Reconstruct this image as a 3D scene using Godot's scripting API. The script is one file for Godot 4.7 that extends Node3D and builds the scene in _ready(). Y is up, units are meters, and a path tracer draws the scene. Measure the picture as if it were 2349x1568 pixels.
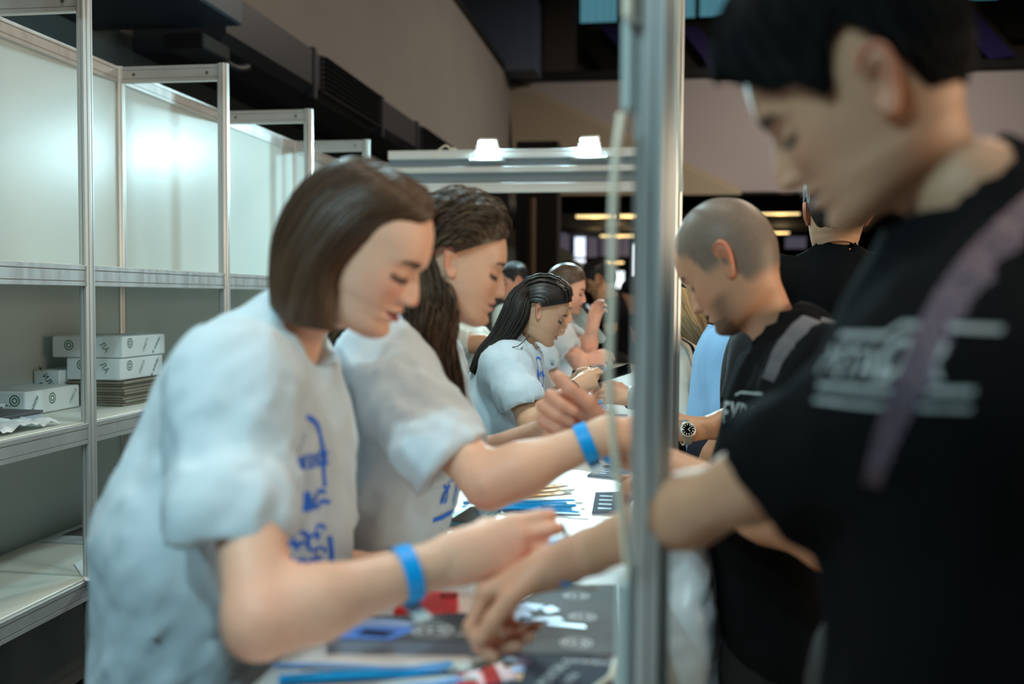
extends Node3D

# ---------------------------------------------------------------- mesh tools
class MB:
	var v := PackedVector3Array()
	var c := PackedColorArray()
	var u := PackedVector2Array()
	var ix := PackedInt32Array()
	var col := Color.WHITE

	func vert(p: Vector3, uv := Vector2.ZERO) -> int:
		v.append(p)
		c.append(col)
		u.append(uv)
		return v.size() - 1

	func tri(a: int, b: int, d: int) -> void:
		ix.append(a)
		ix.append(b)
		ix.append(d)

	func quad(a: int, b: int, d: int, e: int) -> void:  # clockwise seen from outside
		tri(a, b, d)
		tri(a, d, e)

	func face(p: Array, uvs := []) -> void:  # flat polygon of 3 or 4 corners, clockwise from outside
		var k := v.size()
		for i in p.size():
			vert(p[i], uvs[i] if uvs else Vector2.ZERO)
		for i in range(1, p.size() - 1):
			tri(k, k + i, k + i + 1)

	func grid(pts: PackedVector3Array, nu: int, nv: int, wrap := false, flip := false, cols := PackedColorArray()) -> void:  # nv rows of nu points
		var k := v.size()
		for i in pts.size():
			v.append(pts[i])
			c.append(cols[i] if cols.size() else col)
			u.append(Vector2(float(i % nu) / (nu - 1), float(i / nu) / (nv - 1)))
		var last := nu if wrap else nu - 1
		for j in nv - 1:
			for i in last:
				var a := k + j * nu + i
				var b := k + j * nu + (i + 1) % nu
				var d := b + nu
				var e := a + nu
				if flip:
					quad(a, e, d, b)
				else:
					quad(a, b, d, e)

	func box(at: Vector3, size: Vector3, bev := 0.0, bs := Basis.IDENTITY) -> void:
		var h := size / 2.0
		var o := h - Vector3.ONE * minf(bev, minf(h.x, minf(h.y, h.z)) * 0.95)
		for ax in 3:
			var b1 := (ax + 1) % 3
			var b2 := (ax + 2) % 3
			for s: float in [-1.0, 1.0]:
				var q := []
				for m: Vector2 in [Vector2(-1, -1), Vector2(1, -1), Vector2(1, 1), Vector2(-1, 1)]:
					var p := Vector3.ZERO
					p[ax] = s * h[ax]
					p[b1] = m.x * o[b1]
					p[b2] = m.y * o[b2]
					q.append(at + bs * p)
				if s > 0:
					q.reverse()
				face(q)
			if bev > 0.0:
				for s1: float in [-1.0, 1.0]:
					for s2: float in [-1.0, 1.0]:
						var e := []
						for t: Array in [[-1.0, 0], [1.0, 0], [1.0, 1], [-1.0, 1]]:
							var p := Vector3.ZERO
							p[ax] = t[0] * o[ax]
							p[b1] = s1 * (h[b1] if t[1] == 0 else o[b1])
							p[b2] = s2 * (o[b2] if t[1] == 0 else h[b2])
							e.append(at + bs * p)
						if s1 * s2 > 0:
							e.reverse()
						face(e)
		if bev > 0.0:
			for sx: float in [-1.0, 1.0]:
				for sy: float in [-1.0, 1.0]:
					for sz: float in [-1.0, 1.0]:
						var q := [at + bs * Vector3(sx * h.x, sy * o.y, sz * o.z), at + bs * Vector3(sx * o.x, sy * h.y, sz * o.z), at + bs * Vector3(sx * o.x, sy * o.y, sz * h.z)]
						if sx * sy * sz > 0:
							q.reverse()
						face(q)

	func extrude(prof: PackedVector2Array, a: Vector3, b: Vector3, xa: Vector3, ya: Vector3) -> void:  # profile given counter-clockwise in (xa, ya), xa x ya = a - b
		var n := prof.size()
		for i in n:
			var p := prof[i]
			var q := prof[(i + 1) % n]
			var dp := xa * p.x + ya * p.y
			var dq := xa * q.x + ya * q.y
			face([a + dp, b + dp, b + dq, a + dq])
		var t := Geometry2D.triangulate_polygon(prof)
		for i in range(0, t.size(), 3):
			var w := []
			for m in 3:
				w.append(prof[t[i + m]])
			if (w[1] - w[0]).cross(w[2] - w[0]) > 0:
				w.reverse()
			face([a + xa * w[0].x + ya * w[0].y, a + xa * w[1].x + ya * w[1].y, a + xa * w[2].x + ya * w[2].y])
			face([b + xa * w[2].x + ya * w[2].y, b + xa * w[1].x + ya * w[1].y, b + xa * w[0].x + ya * w[0].y])

	func tube(path: PackedVector3Array, rad: Variant, sides := 8, flat := 1.0, up := Vector3.UP) -> void:
		var n := path.size()
		var pts := PackedVector3Array()
		var side := Vector3.ZERO
		for i in n:
			var d := (path[mini(i + 1, n - 1)] - path[maxi(i - 1, 0)]).normalized()
			if side == Vector3.ZERO:
				side = d.cross(up)
				if side.length() < 0.05:
					side = d.cross(Vector3.RIGHT if absf(d.x) < 0.9 else Vector3.BACK)
			side = (side - d * side.dot(d)).normalized()
			var nn := side.cross(d)
			var r: float = rad if rad is float else rad[i]
			for m in sides:
				var an := TAU * m / sides
				pts.append(path[i] + side * cos(an) * r + nn * sin(an) * r * flat)
		var k := v.size()
		grid(pts, sides, n, true, true)
		var a := vert(path[0])
		var b := vert(path[n - 1])
		for m in sides:
			tri(a, k + m, k + (m + 1) % sides)
			tri(b, k + (n - 1) * sides + (m + 1) % sides, k + (n - 1) * sides + m)

	func ribbon(path: PackedVector3Array, wide: PackedVector3Array, thick: float) -> void:  # a strip with thickness; wide = half-width vectors
		var n := path.size()
		var top := PackedVector3Array()
		var low := PackedVector3Array()
		for i in n:
			var d := (path[mini(i + 1, n - 1)] - path[maxi(i - 1, 0)]).normalized()
			var nn := wide[i].cross(d).normalized() * thick / 2.0
			top.append_array([path[i] - wide[i] + nn, path[i] + wide[i] + nn])
			low.append_array([path[i] - wide[i] - nn, path[i] + wide[i] - nn])
		grid(top, 2, n, false, true)
		grid(low, 2, n)
		var e1 := PackedVector3Array()
		var e2 := PackedVector3Array()
		for i in n:
			e1.append_array([top[i * 2], low[i * 2]])
			e2.append_array([top[i * 2 + 1], low[i * 2 + 1]])
		grid(e1, 2, n)
		grid(e2, 2, n, false, true)

	func normals() -> PackedVector3Array:
		var n := PackedVector3Array()
		n.resize(v.size())
		for i in range(0, ix.size(), 3):
			var a := v[ix[i]]
			var f := (v[ix[i + 2]] - a).cross(v[ix[i + 1]] - a)
			n[ix[i]] += f
			n[ix[i + 1]] += f
			n[ix[i + 2]] += f
		for i in n.size():
			n[i] = n[i].normalized()
		return n

	func mesh(off := Vector3.ZERO) -> ArrayMesh:
		var n := normals()
		var w := v
		if off != Vector3.ZERO:
			w = v.duplicate()
			for i in w.size():
				w[i] -= off
		var arr := []
		arr.resize(Mesh.ARRAY_MAX)
		arr[Mesh.ARRAY_VERTEX] = w
		arr[Mesh.ARRAY_NORMAL] = n
		arr[Mesh.ARRAY_COLOR] = c
		arr[Mesh.ARRAY_TEX_UV] = u
		arr[Mesh.ARRAY_INDEX] = ix
		var m := ArrayMesh.new()
		m.add_surface_from_arrays(Mesh.PRIMITIVE_TRIANGLES, arr)
		return m


# smooth field of tapered capsules, meshed as surface nets
class Sdf:
	var a := PackedVector3Array()
	var ab := PackedVector3Array()
	var il := PackedFloat32Array()
	var r0 := PackedFloat32Array()
	var dr := PackedFloat32Array()
	var k := PackedFloat32Array()
	var op := PackedInt32Array()
	var fn := PackedVector3Array()
	var ff := PackedFloat32Array()
	var cp := PackedVector3Array()
	var cn := PackedVector3Array()
	var warp = null

	# op: 0 join, 1 cut away, 2 keep only below the plane (pa, normal pb)
	func cap(pa: Vector3, pb: Vector3, ra: float, rb: float, kk := 0.02, oper := 0, flat_axis := Vector3.ZERO, flat := 1.0, cut_at := Vector3.ZERO, cut_n := Vector3.ZERO) -> void:
		a.append(pa)
		ab.append(pb - pa)
		il.append(1.0 / maxf((pb - pa).length_squared(), 1e-9))
		r0.append(ra)
		dr.append(rb - ra)
		k.append(kk)
		op.append(oper)
		fn.append(flat_axis.normalized())
		ff.append(flat - 1.0)
		cp.append(cut_at)
		cn.append(cut_n.normalized())

	func chain(pts: Array, rad: Array, kk := 0.02, flat_axis := Vector3.ZERO, flat := 1.0) -> void:
		for i in pts.size() - 1:
			cap(pts[i], pts[i + 1], rad[i], rad[i + 1], kk, 0, flat_axis, flat)

	func one(i: int, p: Vector3) -> float:
		if op[i] == 2:
			return (p - a[i]).dot(fn[i])
		var q := p - a[i]
		var t := clampf(q.dot(ab[i]) * il[i], 0.0, 1.0)
		q -= ab[i] * t
		if ff[i] != 0.0:
			q += fn[i] * (q.dot(fn[i]) * ff[i])
		var d := q.length() - r0[i] - dr[i] * t
		if cn[i] != Vector3.ZERO:
			var e := (p - cp[i]).dot(cn[i])
			if e > d:
				d = e
		return d

	func ev(p: Vector3, list: PackedInt32Array) -> float:
		var d := 1e3
		for i in list:
			var e := one(i, p)
			var kk := k[i]
			if op[i] == 0:
				var h := kk - absf(d - e)
				d = minf(d, e)
				if h > 0.0:
					d -= h * h * 0.25 / kk
			else:
				if op[i] == 1:
					e = -e
				var h := kk - absf(d - e)
				d = maxf(d, e)
				if h > 0.0:
					d += h * h * 0.25 / kk
		if warp != null and d < 0.05:
			d -= warp.call(p)
		return d

	func all() -> PackedInt32Array:
		return PackedInt32Array(range(a.size()))

	func into(mb: MB, cell: float, colf = null) -> void:
		var lo := Vector3.ONE * 1e6
		var hi := -lo
		var full := all()
		for i in a.size():
			if op[i] == 0:
				var m := Vector3.ONE * (maxf(r0[i], r0[i] + dr[i]) + 0.02)
				lo = lo.min(a[i] - m).min(a[i] + ab[i] - m)
				hi = hi.max(a[i] + m).max(a[i] + ab[i] + m)
		var nb := 5
		var bx := int(ceil((hi.x - lo.x) / cell / nb))
		var by := int(ceil((hi.y - lo.y) / cell / nb))
		var bz := int(ceil((hi.z - lo.z) / cell / nb))
		var nx := bx * nb
		var ny := by * nb
		var nz := bz * nb
		var sy := nx
		var sz := nx * ny
		var f := PackedFloat32Array()
		f.resize(sz * nz)
		f.fill(1.0)
		var vid := PackedInt32Array()
		vid.resize(sz * nz)
		vid.fill(-1)
		var rr := cell * (nb + 1) * 0.87
		var act := []
		var sup := 4
		var rs := cell * nb * sup * 0.87
		var rough := {}
		for bk in bz:
			for bj in by:
				for bi in bx:
					var key := Vector3i(bi / sup, bj / sup, bk / sup)
					if not rough.has(key):
						rough[key] = ev(lo + (Vector3(key) + Vector3.ONE * 0.5) * cell * nb * sup, full)
					if rough[key] > rs * 1.5 + 0.02:
						continue
					var ctr := lo + Vector3(bi + 0.5, bj + 0.5, bk + 0.5) * cell * nb
					var each := PackedFloat32Array()
					var d := 1e3
					for i in full:
						var e := one(i, ctr)
						each.append(e)
						var kk := k[i]
						if op[i] == 0:
							var hh := kk - absf(d - e)
							d = minf(d, e)
							if hh > 0.0:
								d -= hh * hh * 0.25 / kk
						else:
							d = maxf(d, -e if op[i] == 1 else e)
					if d > rr * 1.7 + 0.012:
						continue
					if d < -rr * 1.7 - 0.012:
						for z in nb:
							for y in nb:
								var st := bi * nb + (bj * nb + y) * sy + (bk * nb + z) * sz
								for x in nb:
									f[st + x] = -1.0
						continue
					var list := PackedInt32Array()
					for i in full:
						if op[i] == 0 and each[i] < d + 2.4 * rr + k[i] + 0.012 or op[i] != 0 and (op[i] == 1 and each[i] < -d + 2.4 * rr + k[i] + 0.012 or op[i] == 2 and -each[i] < -d + 2.4 * rr + k[i] + 0.012):
							list.append(i)
					act.append(Vector3i(bi, bj, bk))
					for z in nb:
						for y in nb:
							for x in nb:
								var i := bi * nb + x
								var j := bj * nb + y
								var kz := bk * nb + z
								f[i + j * sy + kz * sz] = ev(lo + Vector3(i, j, kz) * cell, list)
		var cells := PackedInt32Array()
		var base := mb.v.size()
		var offs := PackedInt32Array([0, 1, sy, sy + 1, sz, sz + 1, sz + sy, sz + sy + 1])
		var edges := PackedInt32Array([0, 1, 2, 3, 4, 5, 6, 7, 0, 2, 1, 3, 4, 6, 5, 7, 0, 4, 1, 5, 2, 6, 3, 7])
		for b: Vector3i in act:
			for z in nb:
				var kz := b.z * nb + z
				if kz >= nz - 1:
					continue
				for y in nb:
					var j := b.y * nb + y
					if j >= ny - 1:
						continue
					for x in nb:
						var i := b.x * nb + x
						if i >= nx - 1:
							continue
						var n := i + j * sy + kz * sz
						var neg := 0
						for o in offs:
							if f[n + o] < 0.0:
								neg += 1
						if neg == 0 or neg == 8:
							continue
						var sum := Vector3.ZERO
						var cnt := 0
						for e in range(0, 24, 2):
							var e0 := edges[e]
							var e1 := edges[e + 1]
							var f0 := f[n + offs[e0]]
							var f1 := f[n + offs[e1]]
							if (f0 < 0.0) != (f1 < 0.0):
								var p0 := Vector3(e0 & 1, (e0 >> 1) & 1, e0 >> 2)
								var p1 := Vector3(e1 & 1, (e1 >> 1) & 1, e1 >> 2)
								sum += p0.lerp(p1, f0 / (f0 - f1))
								cnt += 1
						var p := lo + (Vector3(i, j, kz) + sum / cnt) * cell
						vid[n] = mb.v.size()
						mb.v.append(p)
						mb.c.append(colf.call(p) if colf != null else mb.col)
						mb.u.append(Vector2.ZERO)
						cells.append(n)
		for n in cells:
			var s0 := f[n] < 0.0
			if s0 != (f[n + 1] < 0.0):
				_q(mb, vid, n - sy - sz, n - sz, n, n - sy, s0)
			if s0 != (f[n + sy] < 0.0):
				_q(mb, vid, n - sz - 1, n - 1, n, n - sz, s0)
			if s0 != (f[n + sz] < 0.0):
				_q(mb, vid, n - 1 - sy, n - sy, n, n - 1, s0)

	func _q(mb: MB, vid: PackedInt32Array, a0: int, a1: int, a2: int, a3: int, inside: bool) -> void:
		if a0 < 0 or a1 < 0 or a3 < 0:
			return
		var p := vid[a0]
		var q := vid[a1]
		var r := vid[a2]
		var s := vid[a3]
		if p < 0 or q < 0 or r < 0 or s < 0:
			return
		if inside:
			mb.quad(p, s, r, q)
		else:
			mb.quad(p, q, r, s)

	func hit(from: Vector3, dir: Vector3, far := 0.4) -> Vector3:  # first point of the surface along a ray
		var full := all()
		var t := 0.0
		for i in 60:
			var d := ev(from + dir * t, full)
			if d < 0.0004 or t > far:
				break
			t += d * 0.7
		return from + dir * t


# ---------------------------------------------------------------- nodes and materials
func nm(called: String) -> String:
	if not has_node(NodePath(called)):
		return called
	var i := 1
	while has_node(NodePath("%s_%03d" % [called, i])):
		i += 1
	return "%s_%03d" % [called, i]


func thing(called: String, label: String, category: String, at := Vector3.ZERO, group := "") -> Node3D:
	var o := Node3D.new()
	o.name = nm(called)
	add_child(o)
	o.position = at
	tag(o, label, category, group)
	return o


func tag(o: Node, label: String, category: String, group := "") -> Node:
	o.set_meta("label", label)
	o.set_meta("category", category)
	if group:
		o.set_meta("group", group)
	return o


func world_of(n: Node3D) -> Vector3:
	var p := Vector3.ZERO
	var q: Node = n
	while q is Node3D and q != self:
		p += (q as Node3D).position
		q = q.get_parent()
	return p


func part(called: String, mb: MB, mat: Material, parent: Node3D = null, label := "") -> MeshInstance3D:  # mb in world coordinates
	var o := MeshInstance3D.new()
	o.mesh = mb.mesh(world_of(parent) if parent else Vector3.ZERO)
	o.material_override = null
	o.mesh.surface_set_material(0, mat)
	if parent:
		o.name = called
		parent.add_child(o, true)
	else:
		o.name = nm(called)
		add_child(o)
	if label:
		o.set_meta("label", label)
	return o


func inst(called: String, m: Mesh, at: Transform3D, parent: Node3D) -> MeshInstance3D:  # shared mesh, transform in world
	var o := MeshInstance3D.new()
	o.mesh = m
	o.name = called
	at.origin -= world_of(parent)
	o.transform = at
	parent.add_child(o, true)
	return o


func struct(called: String, mb: MB, mat: Material) -> MeshInstance3D:
	var o := part(called, mb, mat)
	o.set_meta("kind", "structure")
	return o


func mat(c: Color, rough := 0.6, metal := 0.0, spec := 0.5) -> StandardMaterial3D:
	var m := StandardMaterial3D.new()
	m.albedo_color = c
	m.roughness = rough
	m.metallic = metal
	m.metallic_specular = spec
	return m


func vmat(rough := 0.6, spec := 0.5) -> StandardMaterial3D:
	var m := mat(Color.WHITE, rough, 0.0, spec)
	m.vertex_color_use_as_albedo = true
	return m


func noise_tex(sd: int, freq: float, ramp: Array, size := 256, oct := 4) -> NoiseTexture2D:
	var n := FastNoiseLite.new()
	n.seed = sd
	n.frequency = freq
	n.fractal_octaves = oct
	var t := NoiseTexture2D.new()
	t.noise = n
	t.width = size
	t.height = size
	t.seamless = true
	if ramp:
		var g := Gradient.new()
		g.colors = PackedColorArray(ramp)
		var offs := PackedFloat32Array()
		for i in ramp.size():
			offs.append(0.25 + 0.5 * float(i) / (ramp.size() - 1))
		g.offsets = offs
		t.color_ramp = g
	return t


func lamp_mat(c: Color, e: float) -> StandardMaterial3D:
	var m := mat(c, 0.5)
	m.emission_enabled = true
	m.emission = c
	m.emission_energy_multiplier = e
	return m


var nz := FastNoiseLite.new()
var rng := RandomNumberGenerator.new()


func noise(p: Vector3, freq: float) -> float:
	return nz.get_noise_3dv(p * freq)


func gs(x: float, s: float) -> float:
	return exp(-x * x / (s * s))


func ramp(x: float, a: float, b: float) -> float:
	return smoothstep(a, b, x)


func spline(pts: Array, t: float) -> Variant:  # Catmull-Rom through pts, t in 0..n-1
	var n := pts.size()
	var i := clampi(int(t), 0, n - 2)
	var x := t - i
	var p1: Variant = pts[i]
	var p2: Variant = pts[i + 1]
	var p0: Variant = pts[i - 1] if i > 0 else p1 * 2.0 - p2
	var p3: Variant = pts[i + 2] if i + 2 < n else p2 * 2.0 - p1
	return (p1 * 2.0 + (p2 - p0) * x + (p0 * 2.0 - p1 * 5.0 + p2 * 4.0 - p3) * x * x + (p1 * 3.0 - p0 - p2 * 3.0 + p3) * x * x * x) * 0.5


func smooth_path(pts: Array, per := 8) -> PackedVector3Array:
	var out := PackedVector3Array()
	for i in (pts.size() - 1) * per + 1:
		out.append(spline(pts, float(i) / per))
	return out


# ---------------------------------------------------------------- people
# head rings: front (forward, up), back (forward, up), half width; ear hole at the origin
const RINGS := [
	[-0.010, 0.1275, -0.014, 0.1275, 0.002], [0.014, 0.1255, -0.040, 0.1235, 0.030], [0.036, 0.1175, -0.060, 0.112, 0.048], [0.062, 0.101, -0.080, 0.093, 0.062],
	[0.081, 0.078, -0.093, 0.068, 0.0715], [0.0905, 0.054, -0.0985, 0.042, 0.0755], [0.0945, 0.034, -0.0985, 0.018, 0.0745], [0.0905, 0.014, -0.094, -0.004, 0.072],
	[0.0885, -0.010, -0.086, -0.022, 0.0695], [0.0885, -0.030, -0.077, -0.038, 0.0670], [0.0890, -0.042, -0.071, -0.047, 0.0650], [0.0895, -0.050, -0.067, -0.052, 0.0635],
	[0.0895, -0.0565, -0.0645, -0.056, 0.0625], [0.0890, -0.063, -0.0625, -0.060, 0.0615], [0.0880, -0.073, -0.0605, -0.064, 0.0595], [0.0885, -0.087, -0.059, -0.068, 0.0560],
	[0.0840, -0.099, -0.058, -0.072, 0.0515], [0.0690, -0.1060, -0.0575, -0.077, 0.0450], [0.0430, -0.1030, -0.0575, -0.083, 0.0405], [0.0265, -0.111, -0.058, -0.094, 0.0415],
	[0.0210, -0.132, -0.060, -0.115, 0.0470], [0.0200, -0.160, -0.066, -0.145, 0.0520], [0.0260, -0.190, -0.076, -0.175, 0.0650]]


class Head:
	var o: Vector3
	var f: Vector3
	var u: Vector3
	var s: Vector3
	var sc := 1.0

	func w(ff: float, uu: float, ss: float) -> Vector3:
		return o + (f * ff + u * uu + s * ss) * sc

	func l(p: Vector3) -> Vector3:
		var d := (p - o) / sc
		return Vector3(d.dot(f), d.dot(u), d.dot(s))


func head_frame(o: Vector3, heading: float, down: float, roll: float, sc: float) -> Head:  # heading: degrees from +x towards the camera (+z); down: nod
	var h := Head.new()
	var b := Basis(Vector3.UP, deg_to_rad(-heading)) * Basis(Vector3.BACK, deg_to_rad(-down)) * Basis(Vector3.RIGHT, deg_to_rad(roll))
	h.o = o
	h.f = b * Vector3.RIGHT
	h.u = b * Vector3.UP
	h.s = h.f.cross(h.u)
	h.sc = sc
	return h


func head(mb: MB, h: Head, q: Dictionary, neck: Vector3) -> void:
	var skin: Color = q.skin
	var per: int = q.get("per", 7)
	var na: int = q.get("around", 44)
	var nose: float = q.get("nose", 0.030)
	var tip: float = q.get("tip", -0.027)
	var nw: float = q.get("nose_w", 1.0)
	var wide: float = q.get("wide", 1.0)
	var jaw: float = q.get("jaw", 1.0)
	var chin: float = q.get("chin", 0.0)
	var neck_r: float = q.get("neck_r", 1.0)
	var brow: Color = q.get("brow", Color(0.05, 0.03, 0.02))
	var brow_w: float = q.get("brow_w", 1.0)
	var lip: Color = q.get("lip", Color(0.36, 0.11, 0.10))
	var blush: float = q.get("blush", 0.5)
	var paint = q.get("paint")
	var rows := (RINGS.size() - 1) * per + 1
	var pts := PackedVector3Array()
	var cols := PackedColorArray()
	var shift := neck - h.w(-0.024, -0.1825, 0.0)
	for j in rows:
		var t := float(j) / per
		var i := clampi(int(t), 0, RINGS.size() - 2)
		var ring := PackedFloat32Array()
		for m in 5:
			var p1: float = RINGS[i][m]
			var p2: float = RINGS[i + 1][m]
			var p0: float = RINGS[i - 1][m] if i > 0 else 2 * p1 - p2
			var p3: float = RINGS[i + 2][m] if i + 2 < RINGS.size() else 2 * p2 - p1
			var x := t - i
			ring.append(0.5 * (2 * p1 + (p2 - p0) * x + (2 * p0 - 5 * p1 + 4 * p2 - p3) * x * x + (3 * p1 - p0 - 3 * p2 + p3) * x * x * x))
		var w := maxf(ring[4], 0.001) * wide
		w *= lerpf(1.0, jaw, ramp(t, 9.0, 13.0) * (1.0 - ramp(t, 17.0, 19.0)))
		w *= lerpf(1.0, neck_r, ramp(t, 16.0, 19.0))
		var nf := ramp(t, 16.5, 19.5)
		var fr := Vector2(ring[0], ring[1])
		var bk := Vector2(ring[2], ring[3])
		fr.x += chin * gs(t - 15.2, 1.6)
		var mid := (fr + bk) / 2.0
		fr = fr.lerp(mid + (fr - mid) * neck_r, nf)
		bk = bk.lerp(mid + (bk - mid) * neck_r, nf)
		var front := lerpf(1.0, 0.86, gs(t - 8.0, 4.0))  # squarer towards the face
		var move := shift * ramp(t, 16.0, 22.0)
		for m in na * 2:
			var x := float(m) / na - 1.0
			var th := PI * signf(x) * pow(absf(x), 1.35)
			var cs := cos(th)
			var sn := sin(th)
			var e := front if cs > 0.0 else 0.94
			cs = signf(cs) * pow(absf(cs), e)
			sn = signf(sn) * pow(absf(sn), e)
			var fu := mid + (fr - mid) * cs if cs > 0.0 else mid + (bk - mid) * -cs
			var s := w * sn
			var ff := fu.x
			var uu := fu.y
			var as_ := absf(s)
			var face := ramp(cs, 0.15, 0.5) * (1.0 - nf)
			# nose
			var up := clampf((uu - tip) / (0.016 - tip), -2.0, 1.0)
			var nh := 0.0
			if up > 0.0:
				nh = nose * (pow(1.0 - up, 1.05) - 0.10 * gs(up, 0.16)) + 0.0012 * sin(up * PI)
				nh *= ramp(up, 1.0, 0.86)
			else:
				var dn := (tip - uu) / 0.0125
				nh = nose * 0.90 * pow(maxf(0.0, 1.0 - dn * dn), 0.55) if dn < 1.0 else 0.0
			var sw := nw * lerpf(0.0125, 0.0068, clampf(up * 1.6, 0.0, 1.0))
			ff += face * nh * exp(-pow(as_ / sw, 2.2))
			var al := gs(as_ - 0.0125 * nw, 0.0055) * gs(uu - tip + 0.0035, 0.0062)
			ff += face * 0.0095 * al
			s += signf(s) * 0.002 * al
			# nostril, eye socket, lid, cheek, philtrum
			ff -= face * 0.004 * gs(as_ - 0.006, 0.003) * gs(uu - tip + 0.0115, 0.003)
			var ey := uu - 0.009
			var ex := as_ - 0.031
			ff -= face * 0.0115 * gs(ex, 0.017) * gs(ey, 0.0120)
			ff -= face * 0.004 * gs(as_ - 0.014, 0.007) * gs(uu - 0.008, 0.009)
			ff += face * 0.0085 * gs(ex - 0.001, 0.0125) * gs(ey + 0.002, 0.0078)
			ff -= face * 0.0022 * gs(ex, 0.013) * gs(uu - 0.0175, 0.0025)
			ff -= face * 0.0018 * gs(ex, 0.012) * gs(uu + 0.0045, 0.0025)
			ff += face * 0.0025 * gs(as_ - 0.028, 0.02) * gs(uu - 0.026, 0.006)
			ff += face * 0.0035 * gs(as_ - 0.043, 0.02) * gs(uu + 0.018, 0.016)
			# mouth
			var mo := exp(-pow(as_ / 0.027, 2.4)) * face
			ff += mo * (0.0062 * gs(uu + 0.0495, 0.0048) + 0.0060 * gs(uu + 0.0630, 0.0050) - 0.0030 * gs(uu + 0.0745, 0.006) + 0.0025 * gs(uu + 0.040, 0.007))
			ff += 0.0035 * face * gs(as_, 0.017) * gs(uu + 0.0885, 0.009)
			ff -= face * 0.0028 * gs(as_ - 0.0245, 0.006) * gs(uu + 0.0565, 0.005)
			ff -= face * 0.0022 * gs(uu + 0.0565, 0.0018) * (1.0 - ramp(as_, 0.018, 0.026))
			ff -= face * 0.003 * gs(as_ - 0.030, 0.010) * gs(uu + 0.046, 0.012)
			ff += face * 0.002 * gs(as_ - 0.0, 0.012) * gs(uu + 0.062, 0.004)
			# temple, cheek hollow
			s -= signf(s) * 0.004 * gs(ff - 0.05, 0.022) * gs(uu - 0.03, 0.02) * (1.0 - nf)
			pts.append(h.w(ff, uu, s) + move)
			# colour
			var c := skin
			var p := Vector3(ff, uu, s)
			var spot := noise(p, 900.0) * 0.05 + noise(p, 260.0) * 0.07
			var red := blush * (0.55 * gs(as_ - 0.042, 0.022) * gs(uu + 0.020, 0.02) + 0.6 * gs(as_, 0.016) * gs(uu - tip, 0.012) * ramp(ff, 0.09, 0.11)) * face
			c = Color(c.r * (1.0 + spot), c.g * (1.0 + spot - 0.35 * red), c.b * (1.0 + spot - 0.35 * red))
			if face > 0.3:
				var lipy := 0.0095 * (1.0 - pow(as_ / 0.025, 2.0)) if as_ < 0.025 else 0.0
				if lipy > 0.0:
					var dl := uu + 0.0565
					var inl := ramp(dl, -lipy * 1.05 - 0.001, -lipy * 1.05 + 0.001) * (1.0 - ramp(dl, lipy - 0.001, lipy + 0.001))
					c = c.lerp(lip, 0.95 * inl)
					c = c.lerp(lip * 0.25, 0.8 * gs(dl, 0.0013) * (1.0 - ramp(as_, 0.019, 0.025)))
				var bx := (as_ - 0.013) / 0.036
				if bx > 0.0 and bx < 1.0:
					var by := uu - (0.0245 + 0.006 * sin(bx * 2.2) - 0.004 * bx)
					c = c.lerp(brow, minf(1.0, 1.7 * gs(by, 0.0046 * brow_w * (1.15 - 0.75 * bx))) * ramp(bx, 0.0, 0.12))
				var lx := (as_ - 0.0315) / 0.0172
				if absf(lx) < 1.15:
					var ly := uu - (-0.0035 + 0.0042 * lx * lx)
					c = c.lerp(Color(0.03, 0.02, 0.018), minf(1.0, 1.6 * gs(ly, 0.0042)) * (1.0 - ramp(absf(lx), 0.9, 1.15)))
			if paint != null:
				c = paint.call(c, p)
			c.a = 1.0
			cols.append(c)
	mb.grid(pts, na * 2, rows, true, true, cols)
	for sd: float in [-1.0, 1.0]:
		ear(mb, h, sd, q)


func ear(mb: MB, h: Head, sd: float, q: Dictionary) -> void:
	var skin: Color = q.skin
	var big: float = q.get("ear", 1.0)
	var nr := 14
	var na := 40
	var wide: float = q.get("wide", 1.0)
	var out: float = q.get("ear_out", 0.35)
	for side in 2:
		var pts := PackedVector3Array()
		var cols := PackedColorArray()
		for j in nr:
			var r := float(j) / (nr - 1)
			for i in na:
				var th := TAU * i / na
				# outline: broad top, narrow lobe
				var ox := -cos(th) * (0.0165 + 0.0035 * sin(th)) - 0.003 * sin(th)
				var oy := sin(th) * 0.031
				var x := ox * r
				var y := oy * r
				var back := ramp(cos(th), -0.75, -0.1)  # 1 on the rear half
				var rim := gs(r - 0.90, 0.10) * (0.35 + 0.65 * maxf(back, ramp(sin(th), 0.2, 0.7))) * ramp(sin(th), -0.85, -0.35)
				var anti := gs(r - 0.58, 0.13) * back * ramp(sin(th), -0.75, -0.2)
				var bowl := gs(x - 0.002, 0.008) * gs(y + 0.003, 0.011)
				var z := 0.0048 * rim + 0.0036 * anti - 0.011 * bowl - 0.0015 * gs(r - 0.75, 0.07) * back
				z += 0.004 * gs(x - 0.0115, 0.004) * gs(y + 0.004, 0.006)  # tragus
				z -= 0.006 * ramp(r, 0.93, 1.0)
				if side == 1:
					z = -0.006 - 0.004 * (1.0 - r * r)
				var f: float = -0.0115 + q.get("ear_f", 0.0) + x - 0.12 * y
				var lift := 0.0752 * wide + (0.012 - x) * out + 0.08 * maxf(y, 0.0) - 0.010 * ramp(x, 0.008, 0.0165)
				var p := Vector3(f * big, 0.004 + q.get("ear_u", 0.0) + y * big, sd * (lift + z * big))
				pts.append(h.w(p.x, p.y, p.z))
				var redd := 0.14 + 0.20 * rim
				cols.append(Color(skin.r * (1.0 + 0.05 * rim), skin.g * (1.0 - redd), skin.b * (1.0 - redd)))
		mb.grid(pts, na, nr, true, (sd > 0) != (side == 1), cols)


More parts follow.
